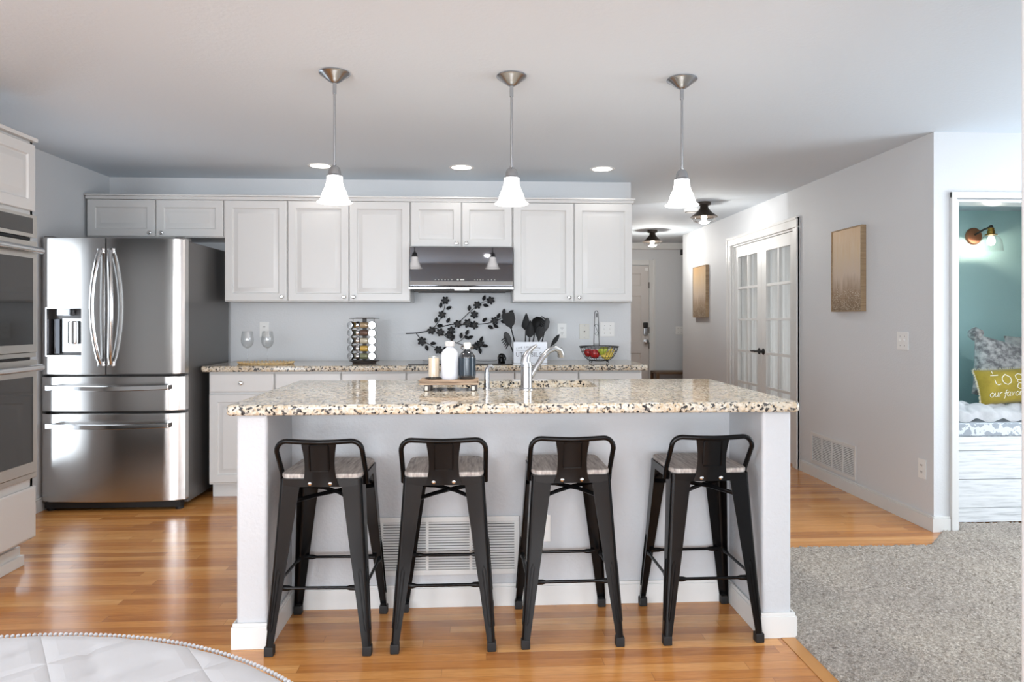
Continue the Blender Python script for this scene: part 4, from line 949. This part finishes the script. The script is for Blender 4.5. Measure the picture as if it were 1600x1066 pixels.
# utensils: name, label, x, y, lean, height, kind
def utensil(name, label, x, y, tx, tz, kind, rot=0.):
    base_ = Vector((x, y, .95)); tip = Vector((tx, y+.01, tz)); d = (tip-base_).normalized(); side = Vector((d.z, 0, -d.x))
    t = Thing(name, label, 'utensil', tuple(base_), 'black kitchen utensils in the white box')
    hl = (tip-base_).length; L = .125 if kind in ('turner', 'ladle', 'wedge') else .105; neck = base_+d*(hl-L)
    t.part('handle', tube(B(), [base_, base_+d*(hl-L)*.5, neck], [.007,.006,.0045], 8), M['matte_black'])
    def PT(u, v, w=0): return neck+d*(v*L)+side*(u*L)+Vector((0, w*L, 0))
    b = B()
    if kind in ('turner', 'slotted', 'spoon', 'ladle', 'wedge', 'thin'):
        prof = {'turner': [(0,.07),(.10,.09),(.2,.24),(.5,.38),(.86,.40),(1,.34)], 'slotted': [(0,.08),(.15,.12),(.4,.30),(.8,.28),(1,.12)], 'spoon': [(0,.07),(.15,.12),(.45,.27),(.75,.28),(.95,.15),(1,.05)],
                'ladle': [(0,.08),(.2,.2),(.5,.38),(.8,.36),(1,.16)], 'thin': [(0,.05),(.2,.12),(.5,.17),(.8,.12),(1,.02)], 'wedge': [(0,.10),(.2,.28),(.5,.22),(.8,.12),(1,.03)]}[kind]
        dish = {'ladle': .22, 'spoon': .10, 'slotted': .04, 'turner': .02, 'thin': .05, 'wedge': .06}[kind]
        rows = []
        for v, w in prof:
            rows.append([PT(-w+rot*v, v, 0), PT(-w*.5+rot*v, v, dish*.8*sin(pi*v)), PT(rot*v, v, dish*sin(pi*v)), PT(w*.5+rot*v, v, dish*.8*sin(pi*v)), PT(w+rot*v, v, 0)])
        loft(b, rows, cap=False, closed=False); bmesh.ops.solidify(b, geom=list(b.faces), thickness=.003)
    elif kind in ('claw', 'claw_left'):
        loft(b, [[PT(-w, v, 0), PT(-w*.5, v, .06), PT(w*.5, v, .06), PT(w, v, 0), PT(w*.5, v, .03), PT(-w*.5, v, .03)] for v, w in ((.0,.07),(.15,.16),(.4,.24),(.75,.22),(.95,.12),(1.0,.05))])
        pass
        for k in range(5):
            v = (.12+.13*k) if kind == 'claw_left' else (.22+.16*k); an = radians(-62+6*k) if kind == 'claw_left' else radians(52-4*k)
            P0 = PT(-.10, v); dv = Vector((-cos(an), 0, sin(an)))*L
            tube(b, [P0, P0+dv*.22+Vector((0,-.003,0)), P0+dv*.40+Vector((0,-.012,0))], [.0062,.005,.003], 6)
    elif kind == 'tongs':
        tube(b, [neck, PT(.1,.3), PT(.12,.7), PT(0,1)], [.005,.009,.012,.006], 8, flat=.5)
    t.part('head', b, M['matte_black'])
utensil('turner', 'black solid turner with a broad square blade, leftmost in the box', .315, 5.20, .228, 1.305, 'turner')
utensil('pasta_fork', 'black pasta fork with short tines leaning out at the left below the turner', .29, 5.06, .205, 1.16, 'claw_left')
utensil('spatula', 'black pointed spatula standing tallest in the middle of the box', .36, 5.18, .372, 1.30, 'wedge')
utensil('spatula', 'narrow black spatula directly right of the tallest pointed one', .38, 5.10, .398, 1.245, 'wedge')
utensil('serving_spoon', 'large black serving spoon right of the middle in the box', .40, 5.20, .46, 1.275, 'ladle', .1)
utensil('slotted_spoon', 'black slotted spoon in front of the large serving spoon', .44, 5.08, .47, 1.20, 'slotted')
utensil('pasta_fork', 'black pasta fork with long upright tines at the right of the box', .46, 5.18, .535, 1.265, 'claw')
utensil('spoon', 'narrow black spoon leaning out low at the far right of the box', .48, 5.12, .618, 1.14, 'thin')

# ------------------------------------------------------------------ fruit basket
t = Thing('fruit_basket', 'black wire fruit basket with a tall handle on the back worktop', 'basket', (.905, 5.05, .93))
bx, by, bz = .905, 5.05, .942
def ell(rx, ry, z, n=40): return [(bx+rx*cos(2*pi*k/n), by+ry*sin(2*pi*k/n), z) for k in range(n)]
b = B(); tube(b, ell(.146, .12, 1.052), .0035, 8, True); tube(b, ell(.142, .116, 1.043), .002, 6, True); t.part('rim', b, M['matte_black'])
b = B()
for k in range(30):
    a = 2*pi*k/30; tube(b, [(bx+r*cos(a), by+r*.82*sin(a), z) for r, z in ((.144,1.05),(.13,1.01),(.105,.97),(.078,.949),(.03,.944))], .0013, 5)
for rx, z in ((.132,1.015),(.108,.974),(.08,.95),(.04,.945)): tube(b, ell(rx, rx*.82, z), .0014, 5, True)
t.part('wire_bowl', b, M['matte_black'])
for a in (.6, 2.5, 3.8, 5.6): t.part('foot', tube(B(), [(bx+.075*cos(a), by+.06*sin(a), .9475), (bx+.082*cos(a), by+.066*sin(a), .9345)], .004, 8), M['matte_black'])
b = B(); hy = by+.105
tube(b, [(bx-.021, hy, 1.052), (bx-.018, hy, 1.20), (bx-.014, hy, 1.305), (bx-.008, hy, 1.318), (bx+.004, hy, 1.318), (bx+.011, hy, 1.305), (bx+.016, hy, 1.20), (bx+.02, hy, 1.052)], .0028, 8)
tube(b, [(bx-.016, hy, 1.21), (bx, hy, 1.218), (bx+.012, hy, 1.205)], .0016, 6); tube(b, [(bx-.013, hy, 1.21), (bx+.013, hy, 1.15), (bx+.008, hy, 1.135), (bx-.005, hy, 1.133), (bx-.012, hy, 1.145), (bx-.004, hy, 1.155), (bx+.003, hy, 1.148)], .0016, 6)
tube(b, [(bx-.019, hy, 1.065), (bx+.019, hy, 1.065)], .0022, 6); box(b, bx-.001, bx+.006, hy-.002, hy+.002, 1.27, 1.30)
t.part('handle', b, M['matte_black'])
def apple(label, x, y, z, r, mt='red'):
    t = Thing('apple', label, 'fruit', (x, y, z-r), 'apples in the fruit basket')
    t.part('flesh', lathe(B(), [(0,-.82*r),(.25*r,-.92*r),(.6*r,-.8*r),(.92*r,-.35*r),(1.0*r,.1*r),(.88*r,.6*r),(.55*r,.86*r),(.2*r,.82*r),(0,.62*r)], 22, (x, y, z)), M[mt])
    t.part('stem', tube(B(), [(x, y, z+.62*r), (x+.004, y, z+1.1*r)], .0015, 6), M['stem'])
apple('large shiny red apple in the middle of the fruit basket', .868, 5.025, .998, .037)
apple('darker red apple at the left side of the fruit basket', .828, 5.072, 1.003, .032)
apple('red apple lying low behind the other two in the basket', .885, 5.10, .99, .034)
t = Thing('pear', 'green pear between the apples and the bananas in the basket', 'fruit', (.925, 5.03, .975))
MM = Matrix.Translation((.922, 5.0, 1.022)) @ Matrix.Rotation(1.1, 4, 'Y')
t.part('flesh', lathe(B(), [(0,-.032),(.018,-.03),(.029,-.012),(.027,.006),(.017,.026),(.013,.04),(.006,.046),(0,.046)], 20, M=MM), M['green'])
t.part('stem', tube(B(), [MM @ Vector((0,0,.045)), MM @ Vector((.002,0,.06))], .0015, 6), M['stem'])
def banana(label, off, zo, yy):
    t = Thing('banana', label, 'fruit', (.95, yy, .96), 'bananas in the fruit basket')
    P = [(.905+off+.095*u, yy+.01*sin(3*u), .972+zo+.055*(2*u-1)**2*(.4 if u < .5 else 1.0)) for u in [k/10 for k in range(11)]]
    t.part('flesh', tube(B(), P, [.005,.012,.015,.0165,.017,.017,.0165,.015,.012,.007,.004], 8), M['yellow'])
    t.part('tip', tube(B(), [P[-1], (P[-1][0]+.004, P[-1][1], P[-1][2]+.012)], .0035, 6), M['stem'])
banana('yellow banana lying foremost in the fruit basket', .008, 0, 5.0)
banana('yellow banana behind the foremost one in the basket', .004, .012, 5.045)
banana('yellow banana rearmost at the right rim of the basket', .010, .016, 5.09)

# ------------------------------------------------------------------ spice carousel
t = Thing('spice_rack', 'rotating spice carousel with five tiers on the back worktop', 'spice rack', (-.835, 5.12, .93))
sx_, sy_ = -.835, 5.10
t.part('base', lathe(B(), [(0,.0005),(.085,.0005),(.088,.006),(.088,.012),(.108,.016),(.112,.02),(.06,.024),(0,.024)], 32, (sx_, sy_, .93)), M['dark_wood'])
t.part('top_plate', lathe(B(), [(0,0),(.108,0),(.112,.004),(.06,.008),(0,.008)], 32, (sx_, sy_, 1.258)), M['dark_wood'])
t.part('post', bxs(sx_-.012, sx_+.012, sy_-.012, sy_+.012, .954, 1.258), M['dark_wood'])
for a in (-.45, pi+.45, pi*.5):
    t.part('wire_upright', tube(B(), [(sx_+.085*cos(a), sy_+.085*sin(a), .95), (sx_+.085*cos(a), sy_+.085*sin(a), 1.26)], .0025, 6), M['bronze'])
for sgn, xx, yy in ((-1, -.085, -.045), (1, .068, -.045)):
    rk = B()
    for jj in range(5):
        z = .984+jj*.0568
        tube(rk, [(sx_+xx+(.018*cos(a) if sgn < 0 else .0262*cos(a)), sy_+yy+(-.022*cos(a) if sgn < 0 else 0), z+.0262*sin(a)) for a in [2*pi*k/20 for k in range(20)]], .002, 5, True)
    t.part('jar_holder', rk, M['matte_black'])
tiers = ['bottom', 'second', 'middle', 'fourth', 'top']
def spice(label, c, d, content):
    t = Thing('spice_jar', label, 'jar', tuple(c), 'spice jars in the carousel'); d = Vector(d).normalized()
    R = Vector((0,0,1)).rotation_difference(d).to_matrix().to_4x4(); MM = Matrix.Translation(c) @ R
    t.part('glass', lathe(B(), [(0,0),(.021,0),(.023,.003),(.023,.062),(.02,.066)], 20, M=MM), M['glass'])
    t.part('spice', lathe(B(), [(0,.002),(.0205,.002),(.0205,.055),(0,.055)], 16, M=MM), M[content])
    t.part('lid', lathe(B(), [(.02,.064),(.0265,.064),(.0268,.066),(.0268,.082),(.025,.085),(0,.085)], 24, M=MM), M['chrome'])
cont = ['spice_green', 'spice_gold', 'spice_pale', 'spice_brown', 'spice_tan']
for j in range(5):
    z = .984+j*.0568
    spice('silver-lidded spice jar pointing left, %s tier of the carousel' % tiers[j], Vector((sx_-.054, sy_+.012, z)), (-.50, -.87, 0), cont[(j+2)%5])
    spice('silver-lidded spice jar facing front at the right, %s tier of the carousel' % tiers[j], Vector((sx_+.066, sy_+.0, z)), (.03, -1, 0), cont[(j+3)%5])
    spice('spice jar lying sideways in the centre, %s tier of the carousel' % tiers[j], Vector((sx_+.036, sy_-.054, z)), (-1, .03, 0), cont[j])

# ------------------------------------------------------------------ wine glasses on a mat
t = Thing('woven_mat', 'oval woven straw mat under the wine glasses', 'mat', (-1.57, 5.06, .93))
b = B(); mx, my = -1.535, 5.05
lathe(b, [(0,0),(.19,0),(.195,.003),(.195,.009),(.19,.012),(0,.011)], 48, (0,0,0)); b.transform(Matrix.Translation((mx, my, .9302)) @ Matrix.Diagonal((1,.62,1,1)))
t.part('weave', b, M['wicker'])
b = B()
for k in range(44):
    a = 2*pi*k/44; a2 = a+.10; tube(b, [(mx+.192*cos(a), my+.119*sin(a), .9375), (mx+.199*cos(a+.05), my+.124*sin(a+.05), .944), (mx+.192*cos(a2), my+.119*sin(a2), .9375)], .005, 6)
t.part('rope_edge', b, M['wicker'])
def wineglass(label, x, y):
    t = Thing('wine_glass', label, 'glass', (x, y, .942), 'wine glasses on the straw mat')
    t.part('bowl', lathe(B(), [(.036,.225),(.041,.19),(.044,.165),(.042,.14),(.032,.118),(.016,.105),(.004,.100),(0,.100),(0,.102),(.015,.108),(.031,.121),(.041,.142),(.043,.165),(.040,.19),(.035,.225)], 32, (x, y, .9425)), M['glass'], smooth=60)
    t.part('stem', lathe(B(), [(.0035,.006),(.003,.05),(.0035,.09),(.006,.1)], 14, (x, y, .9425)), M['glass'])
    t.part('foot', lathe(B(), [(0,0),(.034,0),(.034,.001),(.015,.003),(.0035,.006)], 28, (x, y, .9425)), M['glass'])
wineglass('clear wine glass on the straw mat nearer the refrigerator', -1.665, 5.04)
wineglass('clear wine glass on the straw mat in front of the outlet', -1.525, 5.05)

# ------------------------------------------------------------------ nook: bench, cushions, sconce
t = Thing('storage_bench', 'whitewashed plank bench built into the reading nook', 'bench', (3.6, 4.4, 0))
b = B()
for z0, z1 in ((.012, .097), (.100, .272), (.275, .448), (.451, .534)): box(b, 2.833, 4.66, 4.03, 4.055, z0, z1, .002)
t.part('front_planks', b, M['ship']); t.part('top', bxs(2.833, 4.66, 4.056, 4.848, .50, .534), M['ship']); t.part('body', bxs(2.85, 4.65, 4.06, 4.84, .02, .50), M['ship'])
b = B(); box(b, 2.835, 4.66, 4.035, 4.82, .535, .617, .012, 3)
single('bench_cushion', b, M['damask'], 'grey and white patterned seat pad on the plank bench', 'cushion', base=(3.6, 4.4, .535))
# white throw
b = B(); nx, ny = 90, 26; g = [[None]*(ny+1) for _ in range(nx+1)]
for i in range(nx+1):
    for j in range(ny+1):
        u, v = i/nx, j/ny; x = 2.87+.95*u; y = 4.055+.30*v
        q1 = abs(sin(u*11+v*3.2+.8*sin(u*7))); q2 = abs(sin(u*17-v*4.5+1.1*sin(v*6)))
        z = .628+sin(pi*v)**.45*(.03+.034*q1**.6+.022*q2**.7)+.004*sin(u*60+v*22)
        z += .02*(1-abs(2*u-.3))
        if j == 0: z = .6195+.012*(1+sin(u*37)); 
        g[i][j] = b.verts.new((x, y+.012*sin(u*31), max(z, .6185)))
for i in range(nx):
    for j in range(ny): b.faces.new((g[i][j], g[i+1][j], g[i+1][j+1], g[i][j+1]))
bmesh.ops.solidify(b, geom=list(b.faces), thickness=-.004)
single('throw_blanket', b, M['throw'], 'crumpled white throw blanket along the front of the seat pad', 'blanket', base=(3.3, 4.2, .617), smooth=80)
def pillow(w, h, d, Mt, fr=0, n=18):
    b = B(); T, Bk = {}, {}
    for i in range(n+1):
        for j in range(n+1):
            u, v = i/n*2-1, j/n*2-1; pu, pv = 1-abs(u)**2.6, 1-abs(v)**2.6; th = d/2*(max(pu,0)*max(pv,0))**.42
            px_ = u*w/2*(1-.05*(1-abs(v)**2)*abs(u)**3); pz_ = v*h/2*(1-.06*(1-abs(u)**2)*abs(v)**3)
            T[i,j] = b.verts.new((px_, -th, pz_)); Bk[i,j] = T[i,j] if th < 1e-5 else b.verts.new((px_, th, pz_))
    for i in range(n):
        for j in range(n):
            b.faces.new((T[i,j], T[i+1,j], T[i+1,j+1], T[i,j+1]))
            q = [Bk[i,j], Bk[i,j+1], Bk[i+1,j+1], Bk[i+1,j]]
            try: b.faces.new(q)
            except ValueError: pass
    b.transform(Mt); return b
t = Thing('throw_pillow', 'olive lumbar pillow with white lettering and fringed edge on the throw', 'pillow', (3.37, 4.25, .70))
PM = Matrix.Translation((3.50, 4.27, .822)) @ Matrix.Rotation(radians(-14), 4, 'X') @ Matrix.Rotation(radians(-3), 4, 'Y')
pw, ph = .54, .235
pc = t.part('cover', pillow(pw, ph, .11, PM), M['olive'], smooth=60)
b = B(); N = 150
for k in range(N):
    s_ = k/N*4; e = int(s_); f_ = s_-e; u, v = ((-1+2*f_, -1), (1, -1+2*f_), (1-2*f_, 1), (-1, 1-2*f_))[e]
    P0 = PM @ Vector((u*pw/2*(1-.05*(1-v*v)*abs(u)**3), 0, v*ph/2*(1-.06*(1-u*u)*abs(v)**3))); dv = PM.to_3x3() @ Vector((u if abs(u) == 1 else random.uniform(-.3,.3), 0, v if abs(v) == 1 else random.uniform(-.3,.3))).normalized()
    tube(b, [P0-dv*.002, P0+dv*.006, P0+dv*.011+Vector((random.uniform(-.002,.002), random.uniform(-.003,.003), 0))], .0022, 5)
t.part('fringe', b, M['fringe'])
def on_pillow(ox, oz):
    def f(X, Y):
        x, z = ox+X, oz+Y; u, v = min(abs(x/(pw/2)), .99), min(abs(z/(ph/2)), .99)
        return PM @ Vector((x, -.055*((1-u**2.6)*(1-v**2.6))**.42-.001, z))
    return f
b = B(); text(b, 'together', on_pillow(-.195, .005), .098, .0026, .05); t.part('lettering', b, M['letter_white'], pc)
b = B(); text(b, 'our favorite', on_pillow(-.225, -.068), .040, .0019, -.12, shear=.25); t.part('lettering', b, M['letter_white'], pc)
t = Thing('plush_pillow', 'fluffy grey striped pillow with a pompom behind the olive pillow', 'pillow', (3.62, 4.5, .62))
PM2 = Matrix.Translation((3.66, 4.50, .89)) @ Matrix.Rotation(radians(-16), 4, 'X') @ Matrix.Rotation(radians(14), 4, 'Y')
b = pillow(.55, .44, .16, PM2)
t.part('cover', b, M['greyfur'], smooth=60)
b = B(); P0 = PM2 @ Vector((-.265, 0, .215)); bmesh.ops.create_icosphere(b, subdivisions=3, radius=.045, matrix=Matrix.Translation(P0))
for v in b.verts: v.co = P0+(v.co-P0)*(1+random.uniform(-.14,.14))
t.part('pompom', b, M['greyfur'])
b = pillow(.42, .42, .13, Matrix.Translation((4.02, 4.72, .93)) @ Matrix.Rotation(radians(-12), 4, 'X'))
single('square_pillow', b, M['greyknit'], 'plain light grey pillow standing rearmost at the right of the bench', 'pillow', base=(3.9, 4.65, .72), smooth=60)
# sconce
t = Thing('wall_sconce', 'brass and copper wall sconce with lit glass shade on the blue wall', 'wall lamp', (3.64, 4.85, 1.85))
MB_ = Matrix.Translation((3.645, 4.849, 1.865)) @ Matrix.Rotation(pi/2, 4, 'X')
t.part('backplate', lathe(B(), [(0,0),(.062,0),(.062,.008),(.055,.016),(0,.018)], 32, M=MB_), M['copper'])
b = B(); tube(b, [(3.645, 4.832, 1.875), (3.66, 4.76, 1.905), (3.665, 4.70, 1.915)], .007, 10); bmesh.ops.create_uvsphere(b, u_segments=16, v_segments=10, radius=.014, matrix=Matrix.Translation((3.665, 4.70, 1.915)))
t.part('arm', b, M['bronze'])
t.part('socket', lathe(B(), [(0,.05),(.014,.05),(.02,.046),(.02,.03),(.024,.026),(.024,.006),(.038,.002),(.04,-.004),(0,-.004)], 24, (3.665, 4.70, 1.86)), M['brass'])
t.part('shade', lathe(B(), [(.036,0),(.05,-.012),(.066,-.04),(.072,-.08),(.076,-.115),(.074,-.115),(.070,-.08),(.064,-.04),(.048,-.014),(.034,-.002)], 36, (3.665, 4.70, 1.855)), M['glass'], smooth=60)
t.part('bulb', lathe(B(), [(0,-.075),(.018,-.068),(.027,-.048),(.022,-.024),(.012,-.004),(0,-.004)], 18, (3.665, 4.70, 1.855)), M['bulb'])
point('bulb_light', (.025, -.15, -.05), 80, (1,.93,.78), .02, t.e)

# ------------------------------------------------------------------ carpet
cell = .011; X0, X1, Y0, Y1 = 1.245, 4.70, 1.50, 4.03
nx, ny = int((X1-X0)/cell), int((Y1-Y0)/cell)
rng = np.random.default_rng(3)
gx, gy = np.meshgrid(np.linspace(X0, X1, nx+1), np.linspace(Y0, Y1, ny+1), indexing='ij')
edge = np.where(gx < 2.507, 3.655, np.where(gx < 2.766, 3.655+(gx-2.507)*1.015, np.where(gx < 2.83, 3.884, 4.029)))
gy2 = np.minimum(gy, edge)
z = .006+rng.random(gx.shape)*.010; jx = (rng.random(gx.shape)-.5)*cell*.8; jy = (rng.random(gx.shape)-.5)*cell*.8
bd = (gx <= X0+.001) | (gy2 >= edge-.001) | (gx >= X1-.001) | (gy <= Y0+.001)
z = np.where(bd, .001, z); jx = np.where(bd, 0, jx); jy = np.where(bd, 0, jy); jx[:, :] = np.where(gy >= edge-.02, 0, jx)
vx = np.stack([gx+jx, np.minimum(gy2+jy, edge), z], -1).reshape(-1, 3)
idx = np.arange((nx+1)*(ny+1)).reshape(nx+1, ny+1)
q = np.stack([idx[:-1,:-1], idx[1:,:-1], idx[1:,1:], idx[:-1,1:]], -1)
keep = (gy[:-1,:-1] < edge[:-1,:-1]) & (gy[1:,:-1] < edge[1:,:-1])
q = q[keep].reshape(-1, 4)
me = bpy.data.meshes.new('carpet'); me.from_pydata(vx.tolist(), [], q.tolist()); me.materials.append(M['carpet'])
me.polygons.foreach_set('use_smooth', [True]*len(me.polygons))
co = bpy.data.objects.new('carpet', me); COL.objects.link(co); tag(co, 'grey beige cut pile carpet right of the island', 'carpet', kind='stuff')

# ------------------------------------------------------------------ round table in the foreground
tc_ = (-.67, .50); R = .607
t = Thing('round_table', 'round table in the near left corner under the white cloth', 'table', (tc_[0], tc_[1], 0))
t.part('tabletop', lathe(B(), [(0,.72),(.59,.72),(.594,.725),(.594,.75),(.59,.754),(0,.754)], 64, (tc_[0], tc_[1], 0)), M['grey_wood'])
t.part('pedestal', lathe(B(), [(0,.04),(.10,.04),(.11,.05),(.06,.12),(.05,.3),(.06,.5),(.10,.68),(.12,.72),(0,.72)], 28, (tc_[0], tc_[1], 0)), M['grey_wood'])
for k in range(4):
    a = pi/4+k*pi/2; t.part('leg', tube(B(), [(tc_[0]+.05*cos(a), tc_[1]+.05*sin(a), .10), (tc_[0]+.22*cos(a), tc_[1]+.22*sin(a), .05), (tc_[0]+.34*cos(a), tc_[1]+.34*sin(a), .022)], [.035,.03,.022], 10), M['grey_wood'])
t = Thing('tablecloth', 'white quilted round tablecloth with a beaded edge in the near left corner', 'tablecloth', (tc_[0], tc_[1], .756))
b = B(); n = 240; radii = [0.0001]+[.02*i for i in range(1, 29)]+[.575,.59,.598,.603,.606,.607,.607]; rings = []
nr = len(radii)
for i, r in enumerate(radii):
    ring = []
    for k in range(n):
        a = 2*pi*k/n; x = r*cos(a); y = r*sin(a); z = .7605
        # quilting: shallow stitched diamond seams
        u1 = (x*cos(.6)+y*sin(.6))/.19; u2 = (x*cos(-.75)+y*sin(-.75))/.19
        s1 = abs((u1 % 1)-.5)*2; s2 = abs((u2 % 1)-.5)*2
        z -= .006*(max(0, (s1-.90)/.10)+max(0, (s2-.90)/.10))
        j = i-(nr-8)
        if j > 0: z = .7605-[0,.0,.001,.003,.006,.012,.022,.034][j]+.0005*sin(a*60)
        ring.append((tc_[0]+x, tc_[1]+y, z))
    rings.append(ring)
loft(b, rings, cap=False); b.faces.new([b.verts.new(p) for p in rings[0]])
t.part('quilt', b, M['cloth'], smooth=60)
b = B()
for k in range(480):
    a = 2*pi*k/480; bmesh.ops.create_icosphere(b, subdivisions=1, radius=.0034, matrix=Matrix.Translation((tc_[0]+.608*cos(a), tc_[1]+.608*sin(a), .7555)))
t.part('beaded_edge', b, M['cloth'])
